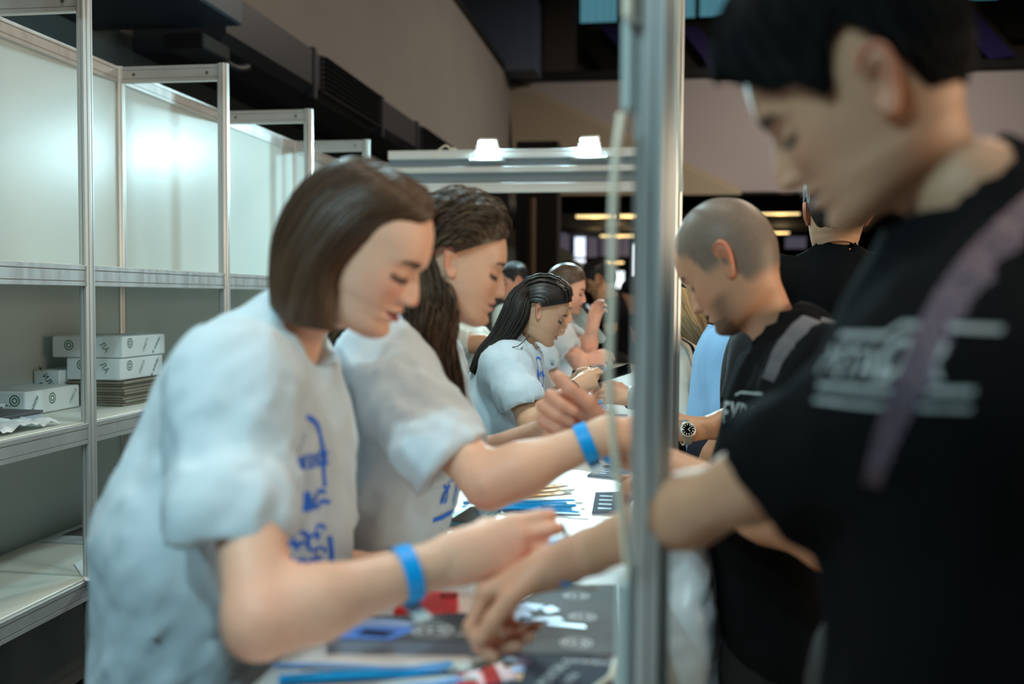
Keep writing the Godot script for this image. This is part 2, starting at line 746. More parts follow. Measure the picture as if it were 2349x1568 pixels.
# prims of a hand; d: wrist to knuckles, n: out of its back, thumb on the side t = sgn * d x n
func hand(sd: Sdf, wrist: Vector3, d: Vector3, n: Vector3, sgn: float, sc: float, curl: Array, thumb: Array, fore: Vector3, nails: Array) -> void:
	d = d.normalized()
	n = (n - d * n.dot(d)).normalized()
	var t := d.cross(n) * sgn
	var off := [0.027, 0.0095, -0.0085, -0.0255]
	var along := [0.086, 0.090, 0.085, 0.075]
	var lens := [[0.041, 0.025, 0.020], [0.045, 0.029, 0.021], [0.042, 0.027, 0.021], [0.033, 0.020, 0.018]]
	var fat := [1.0, 1.02, 0.96, 0.86]
	sd.cap(fore, wrist, 0.0 + fore_r(sc), 0.0265 * sc, 0.03, 0, n, 1.12)
	sd.cap(wrist, wrist + d * 0.03 * sc, 0.0265 * sc, 0.025 * sc, 0.02, 0, n, 1.25)
	for i in 4:
		var kn: Vector3 = wrist + (d * along[i] + t * off[i] + n * (0.003 - 0.004 * absf(i - 1.2))) * sc
		var base: Vector3 = wrist + (d * 0.012 + t * off[i] * 0.55) * sc
		sd.cap(base, kn, 0.0155 * sc, 0.0115 * sc, 0.016)
		var c: Array = curl[i]
		var dd := d.rotated(n, -sgn * deg_to_rad(c[3]))
		var ax := n.cross(dd).normalized()
		var p := kn
		var r: float = 0.0102 * fat[i] * sc
		for m in 3:
			dd = dd.rotated(ax, deg_to_rad(c[m]))
			var e: Vector3 = p + dd * lens[i][m] * sc
			var r2: float = r * [0.90, 0.90, 0.80][m]
			sd.cap(p, e, r, r2, 0.006 if m == 0 else 0.003)
			p = e
			r = r2
		var nn := dd.cross(ax).normalized()
		nails.append([p - dd * 0.003 * sc - nn * -0.0, -nn if nn.dot(n) < -2.0 else nn, dd, r])
	# thumb: directions as (t, d, n) triples
	var p := wrist + (d * 0.022 + t * 0.018 - n * 0.006) * sc
	var tl := [0.044, 0.031, 0.025]
	var tr := [0.0150, 0.0118, 0.0108, 0.0085]
	for m in 3:
		var w: Vector3 = thumb[m]
		var dd := (t * w.x + d * w.y + n * w.z).normalized()
		var e: Vector3 = p + dd * tl[m] * sc
		sd.cap(p, e, tr[m] * sc, tr[m + 1] * sc, 0.014 if m == 0 else 0.004)
		p = e


func fore_r(sc: float) -> float:
	return 0.031 * sc


func skin_mat() -> StandardMaterial3D:
	var m := vmat(0.48, 0.42)
	m.subsurf_scatter_enabled = true
	m.subsurf_scatter_strength = 0.12
	return m


func skull(h: Head, psi: float, al: float, thick: float) -> Vector3:  # a point over the skull: psi round from the front, al down from the top
	var d := Vector3(sin(al) * cos(psi), cos(al), sin(al) * sin(psi))
	var r := 1.0 / Vector3(d.x / 0.0975, d.y / 0.0985, d.z / 0.0775).length() + thick
	return h.w(-0.003 + d.x * r, 0.030 + d.y * r, d.z * r)


# a surface of hair: curve(phi 0..1, t 0..1) -> point; columns get grooves and tones of their own
func hair(mb: MB, curve: Callable, np: int, nt: int, tone: Color, tone2: Color, depth: float, sd: int, both := true, center := Vector3.ZERO, strand := 0.35) -> void:
	var fnz := FastNoiseLite.new()
	fnz.seed = sd
	fnz.frequency = 1.0
	for side in (2 if both else 1):
		var pts := PackedVector3Array()
		var cols := PackedColorArray()
		for j in nt:
			var t := float(j) / (nt - 1)
			for i in np:
				var ph := float(i) / (np - 1)
				var w := ph + 0.006 * fnz.get_noise_2d(ph * 30.0, t * 3.0)
				var a := fnz.get_noise_2d(w * np * 0.30, t * 1.2)
				var b := fnz.get_noise_2d(w * np * 0.09 + 40.0, t * 0.8 + 9.0)
				var p: Vector3 = curve.call(ph, t)
				var out := (p - center).normalized() if center != Vector3.ZERO else Vector3.UP
				var g := depth * (0.45 * a + 0.75 * b) * ramp(t, 0.0, 0.15)
				if side == 1:
					g -= 0.012
				pts.append(p + out * g)
				cols.append(tone.lerp(tone2, clampf(0.5 + strand * 1.6 * a + strand * 1.2 * b, 0.0, 1.0)))
		mb.grid(pts, np, nt, false, side == 1, cols)


func locks(mb: MB, curve: Callable, count: int, nt: int, rad: float, tone: Color, tone2: Color, sd: int, center: Vector3, wander := 0.01, lift := 0.003, t0 := 0.0, t1 := 1.0, wav := 0.0) -> void:
	rng.seed = sd
	for n in count:
		var ph := rng.randf()
		var drift := rng.randf_range(-1.0, 1.0) * wander
		var a := t0 + rng.randf() * 0.25 * (t1 - t0)
		var b := t1 - rng.randf() * 0.12 * (t1 - t0)
		var li := rng.randf_range(-0.6, 1.0) * lift
		var path := PackedVector3Array()
		var rr := []
		var r := rad * rng.randf_range(0.5, 1.3)
		var w0 := rng.randf() * TAU
		for j in nt:
			var x := float(j) / (nt - 1)
			var t := lerpf(a, b, x)
			var p: Vector3 = curve.call(clampf(ph + drift * x + wav * 0.012 * sin(w0 + x * 16.0), 0.0, 1.0), t)
			p += (p - center).normalized() * (li * sin(PI * minf(1.0, x * 1.3)) + wav * 0.0035 * cos(w0 + x * 16.0))
			path.append(p)
			rr.append(r * (0.25 + 0.75 * sin(PI * clampf(0.12 + x * 0.8, 0.0, 1.0))))
		mb.col = tone.lerp(tone2, rng.randf())
		mb.tube(path, rr, 4, 0.6)
	mb.col = Color.WHITE


func bob(ph: float, t: float, h: Head) -> Vector3:
	var e := lerpf(4.0, 40.0, ramp(t, 0.06, 0.42))
	var psi := deg_to_rad(lerpf(e, 360.0 - e, ph))
	var cs := cos(psi)
	var sn := sin(psi)
	var bk := maxf(0.0, -cs)
	var p := [Vector3(0.048 * cs - 0.004, 0.1345, 0.010 * sn + 0.006), Vector3(cs * 0.088 - 0.004 - 0.004 * maxf(cs, 0.0), 0.110 - 0.012 * maxf(cs, 0.0), sn * 0.064), Vector3(cs * 0.075 - 0.02 - 0.034 * bk, 0.052, sn * 0.088),
		Vector3(cs * 0.045 - 0.028 - 0.062 * bk, -0.025, sn * 0.099), Vector3(cs * 0.058 - 0.022 - 0.034 * bk, -0.085, sn * 0.099), Vector3(cs * 0.07 - 0.016 - 0.004 * bk, -0.128 + 0.022 * maxf(cs, 0.0), sn * 0.088)]
	var q: Vector3 = spline(p, t * 5.0)
	return h.w(q.x, q.y, q.z)


# hair combed back from the hairline (t = 0) over the skull to the back of the head (t = 1)
func swept(ph: float, t: float, h: Head, thick: float, low: float) -> Vector3:
	var a := lerpf(-1.0, 1.0, ph)
	var psi0 := a * deg_to_rad(96.0)
	var al0 := deg_to_rad(lerpf(58.0, 97.0, pow(absf(a), 1.7)))
	var psi1 := a * deg_to_rad(60.0) + PI
	var x := t
	# great-circle like path over the crown
	var d0 := Vector3(sin(al0) * cos(psi0), cos(al0), sin(al0) * sin(psi0))
	var al1 := deg_to_rad(low)
	var d1 := Vector3(-sin(al1) * cos(a * 0.7), cos(al1), sin(al1) * sin(a * 0.7))
	var mid := Vector3(-0.12, 1.0 - 0.75 * a * a, 0.95 * a).normalized()
	var d := (d0 * (1 - x) * (1 - x) + mid * 2.0 * x * (1 - x) + d1 * x * x).normalized()
	var psi := atan2(d.z, d.x)
	var al := acos(clampf(d.y, -1, 1))
	return skull(h, psi, al, thick * (0.35 + 0.65 * ramp(t, 0.0, 0.22)))


# a hanging bundle: path points with radii
func bundle(ph: float, t: float, pts: Array, rad: Array, side: Vector3, flat: float) -> Vector3:
	var p: Vector3 = spline(pts, t * (pts.size() - 1))
	var q: Vector3 = spline(pts, minf(t + 0.02, 1.0) * (pts.size() - 1))
	var q0: Vector3 = spline(pts, maxf(t - 0.02, 0.0) * (pts.size() - 1))
	var d := (q - q0).normalized()
	var a := (side - d * side.dot(d)).normalized()
	var b := d.cross(a)
	var r: float = spline(rad, t * (rad.size() - 1))
	var th := ph * TAU
	return p + a * cos(th) * r + b * sin(th) * r * flat


# short hair growing out from the crown to the hairline all round
func crop(ph: float, t: float, h: Head, thick: float, sides: float, fringe: float) -> Vector3:
	var psi := ph * TAU
	var d := absf(psi - PI) / PI  # 1 at the front, 0 at the back
	var front := ramp(d, 0.72, 0.9)
	var edge := 0.0
	if d > 0.72:
		edge = lerpf(84.0, 57.0 + fringe, ramp(d, 0.74, 0.90))
	elif d > 0.45:
		edge = lerpf(74.0, 84.0, ramp(d, 0.45, 0.60)) + 20.0 * gs(d - 0.62, 0.05)
	else:
		edge = lerpf(138.0, 74.0, ramp(d, 0.28, 0.47))
	var al := deg_to_rad(edge) * t
	var th := lerpf(thick, sides, ramp(al, 0.75, 1.35)) * (1.0 - 0.55 * ramp(t, 0.86, 1.0) * (1.0 - front))
	th += front * 0.010 * ramp(t, 0.5, 0.95)
	return skull(h, psi, al, th)


# ---------------------------------------------------------------- dressing the people
func fold_noise(p: Vector3, fr: float, along: Vector3, stretch: float) -> float:  # creases drawn out along a direction
	var q := p - along * (p.dot(along) * (1.0 - 1.0 / stretch))
	q += Vector3(noise(p + Vector3(5, 0, 0), 7.0), noise(p + Vector3(0, 9, 0), 7.0), noise(p + Vector3(0, 0, 3), 7.0)) * 0.012
	var n := noise(q, fr)
	return 1.0 - 2.3 * absf(n) + 0.5 * noise(q, fr * 0.45)


func fold(p: Vector3, amp: float, fr: float, along: Vector3) -> float:
	return amp * fold_noise(p, fr, along, 3.5)


# t-shirt: J holds neck, chest, waist, hem, sh_r, el_r, sh_l, el_l as points, f forward and s sideways
func tee(J: Dictionary, q: Dictionary) -> Sdf:
	var s := Sdf.new()
	var f: Vector3 = J.f
	var deep: float = q.get("deep", 1.3)
	var r: Array = q.r
	s.cap(J.chest, J.waist, r[0], r[1], 0.05, 0, f, deep)
	s.cap(J.waist, J.hem, r[1], r[2], 0.05, 0, f, deep, J.hem, q.get("hem_n", J.hem - J.waist))
	s.cap(J.sh_r, J.sh_l, r[3], r[3], 0.09, 0, f, q.get("yoke", 1.15))
	for n: String in ["r", "l"]:
		var sh: Vector3 = J["sh_" + n]
		var el: Vector3 = J["el_" + n]
		var k: float = q.get("sleeve", 0.72)
		var end := sh.lerp(el, k)
		if J.has("cuff_" + n):
			end = J["cuff_" + n]
		var dir: Vector3 = J.get("cuffn_" + n, end - sh)
		dir = dir.normalized()
		s.cap(sh, end + dir * 0.02, r[4], r[5], 0.05, 0, Vector3.ZERO, 1.0, end, dir)
		s.cap(end - dir * 0.022, end + dir * 0.0, r[5] + 0.002, r[5] + 0.0025, 0.004, 0, Vector3.ZERO, 1.0, end, dir)
	s.cap(J.neck - J.up * 0.03, J.neck + J.up * 0.02, r[6], r[6] * 0.92, 0.05)
	# openings
	for n: String in ["r", "l"]:
		var sh: Vector3 = J["sh_" + n]
		var el: Vector3 = J["el_" + n]
		var end: Vector3 = J.get("cuff_" + n, sh.lerp(el, q.get("sleeve", 0.72)))
		var dir: Vector3 = J.get("cuffn_" + n, end - sh)
		dir = dir.normalized()
		var hole: float = q.get("hole", 0.014)
		s.cap(end - dir * 0.012, end + dir * 0.06, r[5] - hole - 0.006, r[5] - hole, 0.004, 1)
	var nn: Vector3 = J.get("neck_axis", J.up)
	s.cap(J.neck + f * 0.012 - nn * 0.0, J.neck + nn * 0.14 + f * 0.01, r[7], r[7] + 0.02, 0.008, 1)
	return s


func torso(s: Sdf, J: Dictionary, w: float) -> void:  # bare body under the shirt
	s.cap(J.chest, J.waist, 0.125 * w, 0.115 * w, 0.05, 0, J.f, 1.3)
	s.cap(J.sh_r, J.sh_l, 0.048 * w, 0.048 * w, 0.06)
	s.cap(J.neck - J.up * 0.06, J.neck + J.up * 0.02, 0.058 * w, 0.05 * w, 0.05)


func arm(s: Sdf, sh: Vector3, el: Vector3, wr: Vector3, w: float) -> void:
	s.cap(sh, el, 0.050 * w, 0.040 * w, 0.03)
	var m := el.lerp(wr, 0.28)
	s.cap(el, m, 0.0375 * w, 0.0405 * w, 0.03)
	s.cap(m, wr, 0.0405 * w, 0.0275 * w, 0.03)


func limbs_color(base: Color, red: Array) -> Callable:
	return func(p: Vector3) -> Color:
		var v := noise(p, 120.0) * 0.05 + noise(p, 30.0) * 0.06
		var r := 0.0
		for e: Array in red:
			r = maxf(r, e[1] * exp(-p.distance_squared_to(e[0]) / (e[2] * e[2])))
		return Color(base.r * (1.0 + v), base.g * (1.0 + v - r), base.b * (1.0 + v - r))


func legs(t: Node3D, hips: Vector3, f: Vector3, mat_: Material, wide := 0.09, r := 0.085) -> void:
	var s := Sdf.new()
	var side := f.cross(Vector3.UP).normalized()
	var sh := MB.new()
	for e: float in [-1.0, 1.0]:
		var foot := Vector3(hips.x, 0, hips.z) + side * e * (wide + 0.03) - f * 0.02
		var kn := (hips + side * e * wide).lerp(foot + Vector3(0, 0.09, 0), 0.5) + f * 0.03
		s.cap(hips + side * e * wide, kn, r * 1.15, r * 0.8, 0.05)
		s.cap(kn, foot + Vector3(0, 0.07, 0), r * 0.8, r * 0.72, 0.04)
		var q := Sdf.new()
		q.cap(foot + Vector3(0, 0.048, 0) - f * 0.05, foot + Vector3(0, 0.04, 0) + f * 0.13, 0.046, 0.038, 0.02)
		q.cap(foot + Vector3(0, 0.055, 0) - f * 0.04, foot + Vector3(0, 0.10, 0) - f * 0.03, 0.045, 0.045, 0.02)
		q.cap(foot, foot, 0.1, 0.1, 0.004, 2, Vector3.DOWN)
		q.fn[2] = Vector3.DOWN
		q.into(sh, 0.016)
	s.cap(hips - side * wide, hips + side * wide, r * 1.45, r * 1.45, 0.06)
	var mb := MB.new()
	s.into(mb, 0.026)
	part("trousers", mb, mat_, t)
	part("shoes", sh, M.shoe, t)


func wristband(t: Node3D, at: Vector3, axis: Vector3, rx: float, ry: float, up: Vector3, w: float, m: Material, tail := true, called := "wristband") -> void:
	axis = axis.normalized()
	var a := (up - axis * up.dot(axis)).normalized()
	var b := axis.cross(a)
	var path := PackedVector3Array()
	var wide := PackedVector3Array()
	for i in 33:
		var th := TAU * i / 32
		path.append(at + a * cos(th) * rx + b * sin(th) * ry)
		wide.append(axis * w / 2)
	var mb := MB.new()
	mb.ribbon(path, wide, 0.0012)
	var o := part(called, mb, m, t)
	if tail:
		mb = MB.new()
		var tp := PackedVector3Array()
		var tw := PackedVector3Array()
		for i in 6:
			tp.append(at - a * rx * 1.05 + b * (-0.02 + 0.012 * i) - a * 0.002 * i)
			tw.append(axis * w / 2 * 0.95)
		mb.ribbon(tp, tw, 0.001)
		part("band_tail", mb, M.band_white, o)


# flat print laid on cloth: 2-D strokes (polyline + width) or filled triangles carried on to the shirt surface
func print_on(mb: MB, s: Sdf, o: Vector3, right: Vector3, up: Vector3, shapes: Array) -> void:
	var n := right.cross(up).normalized()
	var put := func(p: Vector2) -> Vector3:
		var from := o + right * p.x + up * p.y + n * 0.12
		return s.hit(from, -n, 0.3) + n * 0.0016
	for e: Array in shapes:
		if e[0] == "line":
			var pts: Array = e[1]
			var w: float = e[2] / 2.0
			var dense: Array[Vector2] = []
			for i in pts.size() - 1:
				var k := maxi(1, int(pts[i].distance_to(pts[i + 1]) / 0.008))
				for j in k:
					dense.append((pts[i] as Vector2).lerp(pts[i + 1], float(j) / k))
			dense.append(pts[-1])
			var g := PackedVector3Array()
			for i in dense.size():
				var d := (dense[mini(i + 1, dense.size() - 1)] - dense[maxi(i - 1, 0)]).normalized()
				var c := Vector2(-d.y, d.x) * w
				g.append_array([put.call(dense[i] - c), put.call(dense[i] + c)])
			mb.grid(g, 2, dense.size(), false, false)
		elif e[0] == "rect":
			var r: Rect2 = e[1]
			var nx := maxi(2, int(r.size.x / 0.008) + 1)
			var ny := maxi(2, int(r.size.y / 0.008) + 1)
			var g := PackedVector3Array()
			for j in ny:
				for i in nx:
					g.append(put.call(r.position + Vector2(r.size.x * i / (nx - 1), r.size.y * j / (ny - 1))))
			mb.grid(g, nx, ny, false, true)
		elif e[0] == "text":
			for tr: PackedVector2Array in text_tris(e[1], e[3]):
				mb.face([put.call(tr[0] + e[2]), put.call(tr[1] + e[2]), put.call(tr[2] + e[2])])


func text_tris(words: String, height: float, bold := true) -> Array:  # triangles of lettering, height in metres, centred
	var tm := TextMesh.new()
	tm.text = words
	var fo := SystemFont.new()
	fo.font_names = PackedStringArray(["Droid Sans"])
	if bold:
		fo.font_weight = 700
	tm.font = fo
	tm.font_size = 64
	tm.pixel_size = height / 47.0
	tm.depth = 0.0
	tm.curve_step = 4.0
	var out := []
	var a := tm.surface_get_arrays(0)
	var vs: PackedVector3Array = a[Mesh.ARRAY_VERTEX]
	var id: PackedInt32Array = a[Mesh.ARRAY_INDEX] if a[Mesh.ARRAY_INDEX] != null else PackedInt32Array(range(vs.size()))
	var ns: PackedVector3Array = a[Mesh.ARRAY_NORMAL]
	for i in range(0, id.size() - 2, 3):
		if ns[id[i]].z > 0.5:
			var t := PackedVector2Array()
			for m in 3:
				t.append(Vector2(vs[id[i + m]].x, vs[id[i + m]].y))
			if (t[1] - t[0]).cross(t[2] - t[0]) > 0:
				t = PackedVector2Array([t[0], t[2], t[1]])
			out.append(t)
	return out


func cloth_materials() -> void:
	M.tee = mat(Color(0.83, 0.89, 0.93), 0.85)
	M.tee.rim_enabled = true
	M.tee.rim = 0.25
	M.tee.rim_tint = 0.3
	M.black = mat(Color(0.075, 0.08, 0.088), 0.9, 0.0, 0.15)
	M.black.rim_enabled = true
	M.black.rim = 0.03
	M.black.rim_tint = 0.8
	M.charcoal = mat(Color(0.075, 0.08, 0.095), 0.85)
	M.black_trousers = mat(Color(0.02, 0.02, 0.022), 0.85)
	M.strap = mat(Color(0.62, 0.6, 0.62), 0.8)
	M.strap.albedo_texture = noise_tex(17, 0.09, [Color(0.30, 0.26, 0.48), Color(0.50, 0.45, 0.62), Color(0.95, 0.90, 0.90), Color(0.62, 0.52, 0.46)], 256, 2)
	M.strap.uv1_triplanar = true
	M.strap.uv1_scale = Vector3(9, 9, 9)
	M.denim = mat(Color(0.10, 0.13, 0.19), 0.85)
	M.shoe = mat(Color(0.08, 0.08, 0.085), 0.6)
	M.grey_cloth = mat(Color(0.40, 0.40, 0.42), 0.85)
	M.sky_cloth = mat(Color(0.62, 0.82, 1.0), 0.8)
	M.blouse = mat(Color(0.86, 0.85, 0.80), 0.8)
	M.band_strip = mat(Color(0.04, 0.62, 0.92), 0.75, 0.0, 0.25)
	M.band_pale = mat(Color(0.45, 0.66, 0.92), 0.5)
	M.sheet_grey = mat(Color(0.62, 0.70, 0.70), 0.7)
	M.bag = mat(Color(0.80, 0.86, 0.90), 0.35)
	M.ink = mat(Color(0.03, 0.46, 0.96), 0.6)
	M.ink_white = mat(Color(0.62, 0.66, 0.67), 0.7)
	M.band = mat(Color(0.0, 0.66, 1.0), 0.4)
	M.band_white = mat(Color(0.85, 0.87, 0.85), 0.4)
	M.skin = skin_mat()
	M.hair = vmat(0.42, 0.48)
	M.hair_dull = vmat(0.75, 0.2)
	M.steel = mat(Color(0.82, 0.82, 0.78), 0.35, 0.6)


const BLUE_TEE := "blue"


func staff_print() -> Array:
	var a := []
	var arch := []
	for i in 17:
		var th := PI * i / 16
		arch.append(Vector2(-0.030 * cos(th), 0.045 + 0.045 * sin(th)))
	arch.push_front(Vector2(-0.030, 0.0))
	arch.append(Vector2(0.030, -0.005))
	a.append(["line", arch, 0.006])
	a.append(["text", "ONIKI", Vector2(0.0, 0.032), 0.019])
	a.append(["rect", Rect2(-0.034, -0.030, 0.038, 0.024)])
	a.append(["line", [Vector2(0.008, -0.030), Vector2(0.010, -0.018), Vector2(0.018, -0.008), Vector2(0.030, -0.012)], 0.006])
	a.append(["line", [Vector2(0.014, -0.030), Vector2(0.022, -0.022), Vector2(0.034, -0.026)], 0.006])
	# creature with curling arms
	for c: Array in [[-0.036, -0.075, 0.012], [-0.020, -0.062, 0.010], [-0.002, -0.072, 0.013], [0.014, -0.060, 0.009], [-0.024, -0.098, 0.011], [-0.006, -0.100, 0.010], [0.012, -0.090, 0.010]]:
		var p := []
		for i in 14:
			var th := i * 0.42
			p.append(Vector2(c[0], c[1]) + Vector2(cos(th), sin(th)) * c[2] * (1.0 - i * 0.035))
		a.append(["line", p, 0.0048])
	a.append(["line", [Vector2(-0.030, -0.135), Vector2(-0.026, -0.115), Vector2(-0.012, -0.108), Vector2(-0.008, -0.122), Vector2(-0.016, -0.136)], 0.010])
	a.append(["line", [Vector2(0.030, -0.070), Vector2(0.031, -0.150)], 0.006])
	a.append(["line", [Vector2(-0.038, -0.163), Vector2(0.036, -0.160)], 0.009])
	return a


# ---------------------------------------------------------------- the place
const XF := -1.815   # front posts of the shelving
const XB := -2.28    # back wall of the shelving
const TOP := 2.5
const TABLE := 1.076

var M := {}


func make_materials() -> void:
	M.alu = mat(Color(0.80, 0.81, 0.81), 0.42, 0.5)
	M.alu.roughness_texture = noise_tex(4, 0.02, [Color(0.75, 0.75, 0.75), Color(1, 1, 1)])
	M.alu.uv1_triplanar = true
	M.alu.uv1_scale = Vector3(3, 0.4, 3)
	M.groove = mat(Color(0.10, 0.11, 0.11), 0.6, 0.5)
	M.panel = mat(Color(0.75, 0.785, 0.775), 0.32, 0.0, 0.30)
	M.board = mat(Color(0.85, 0.86, 0.82), 0.4)
	M.top = mat(Color(0.90, 0.91, 0.90), 0.32)
	M.carpet = mat(Color(0.13, 0.135, 0.14), 0.95)
	M.carpet.albedo_texture = noise_tex(2, 0.25, [Color(0.6, 0.6, 0.6), Color(1, 1, 1)], 256, 3)
	M.carpet.uv1_triplanar = true
	M.carpet.uv1_scale = Vector3(3, 3, 3)
	M.plaster = mat(Color(0.60, 0.585, 0.57), 0.9)
	M.plaster.albedo_texture = noise_tex(3, 0.01, [Color(0.975, 0.975, 0.975), Color(1, 1, 1)])
	M.plaster.uv1_triplanar = true
	M.plaster.uv1_scale = Vector3(0.2, 0.2, 0.2)
	M.plaster_shade = mat(Color(0.62, 0.57, 0.50), 0.9)  # browner, darker tone: shade on the lower fascia put into the colour
	M.plaster_grey = mat(Color(0.66, 0.63, 0.64), 0.9)
	M.dark = mat(Color(0.075, 0.08, 0.085), 0.8)
	M.darker = mat(Color(0.03, 0.03, 0.032), 0.8)
	M.duct = mat(Color(0.13, 0.155, 0.19), 0.45, 0.2)
	M.wall_dark = mat(Color(0.25, 0.29, 0.295), 0.85)
	M.slate = mat(Color(0.34, 0.39, 0.48), 0.7)
	M.purple = mat(Color(0.24, 0.20, 0.50), 0.7)
	M.white_plastic = mat(Color(0.86, 0.87, 0.82), 0.35)
	M.cable = mat(Color(0.94, 0.90, 0.82), 0.45)
	M.grey_plastic = mat(Color(0.74, 0.79, 0.79), 0.45)
	M.umber = mat(Color(0.26, 0.235, 0.22), 0.85)
	M.brown = mat(Color(0.085, 0.065, 0.05), 0.8)
	M.tan = mat(Color(0.42, 0.32, 0.25), 0.7)
	M.infill = mat(Color(0.52, 0.58, 0.62), 0.5)
	M.rail_white = mat(Color(0.92, 0.94, 0.94), 0.4)
	M.warm_glow = lamp_mat(Color(1.0, 0.88, 0.62), 1.6)
	M.flood_glow = lamp_mat(Color(0.92, 1.0, 1.0), 12.0)
	M.day = lamp_mat(Color(0.92, 0.96, 1.0), 1.6)
	M.dusk = lamp_mat(Color(0.40, 0.38, 0.45), 0.45)
	M.curtain = lamp_mat(Color(0.40, 0.64, 0.70), 0.42)
	M.screw = mat(Color(0.35, 0.36, 0.36), 0.4, 0.8)


func octagon(r: float) -> PackedVector2Array:  # post profile: eight faces, each with a groove
	var p := PackedVector2Array()
	var half := r * tan(PI / 8)
	for k in 8:
		var a := k * PI / 4
		var n := Vector2(cos(a), sin(a))
		var t := Vector2(-n.y, n.x)
		p.append_array([n * r - t * half, n * r - t * half * 0.30, n * r * 0.80 - t * half * 0.22, n * r * 0.80 + t * half * 0.22, n * r + t * half * 0.30])
	return p


func post(x: float, z: float, y0: float, y1: float, r: float, parent: Node3D, called := "post") -> MeshInstance3D:
	var mb := MB.new()
	mb.extrude(octagon(r), Vector3(x, y1, z), Vector3(x, y0, z), Vector3.BACK, Vector3.RIGHT)
	return part(called, mb, M.alu, parent)


# flat rail profile, h high, with a groove above and below the middle face
func rail(a: Vector3, b: Vector3, h: float, parent: Node3D, called: String, thick := 0.024) -> MeshInstance3D:
	var p := PackedVector2Array()
	var t := thick / 2
	for s: float in [1.0, -1.0]:
		var q := [[-h / 2, t * 0.75], [-h / 2 + 0.002, t], [-h * 0.285, t], [-h * 0.285, t * 0.45], [-h * 0.235, t * 0.45], [-h * 0.235, t * 0.92], [h * 0.235, t * 0.92], [h * 0.235, t * 0.45], [h * 0.285, t * 0.45], [h * 0.285, t], [h / 2 - 0.002, t], [h / 2, t * 0.75]]
		for e in q:
			p.append(Vector2(e[1] * s, e[0] * s))
	var d := (a - b).normalized()
	var mb := MB.new()
	mb.extrude(p, a, b, Vector3.UP.cross(d), Vector3.UP)
	return part(called, mb, M.alu, parent)


func slab(pts: Array, push: Vector3) -> MB:  # flat polygon given clockwise as seen from its front, with thickness push
	var mb := MB.new()
	var n := pts.size()
	for i in range(1, n - 1):
		mb.face([pts[0], pts[i], pts[i + 1]])
		mb.face([pts[0] + push, pts[i + 1] + push, pts[i] + push])
	for i in n:
		var a: Vector3 = pts[i]
		var b: Vector3 = pts[(i + 1) % n]
		mb.face([a, a + push, b + push, b])
	return mb


func bx(lo: Vector3, hi: Vector3, bev := 0.0) -> MB:
	var mb := MB.new()
	mb.box((lo + hi) / 2, (hi - lo).abs(), bev)
	return mb


func lamp_strip(at: Vector3, long: float, label: String) -> void:
	var t := thing("strip_light", label, "light", at, "strip lights under the mezzanine")
	part("housing", bx(at + Vector3(-long / 2, 0.02, -0.05), at + Vector3(long / 2, 0.08, 0.05), 0.005), M.darker, t)
	for e: float in [-0.4, 0.4]:
		part("hanger", bx(at + Vector3(e * long - 0.01, 0.08, -0.01), Vector3(at.x + e * long + 0.01, 3.845, at.z + 0.01)), M.darker, t)
	part("diffuser", bx(at + Vector3(-long / 2 + 0.02, -0.05, -0.045), at + Vector3(long / 2 - 0.02, 0.02, 0.045), 0.01), M.warm_glow, t)
	var l := OmniLight3D.new()
	l.name = "glow"
	l.light_color = Color(1.0, 0.86, 0.66)
	l.light_energy = 0.5
	l.light_size = 0.2
	l.omni_range = 30
	l.omni_attenuation = 2
	l.shadow_enabled = true
	l.position = Vector3(0, -0.15, 0)
	t.add_child(l)


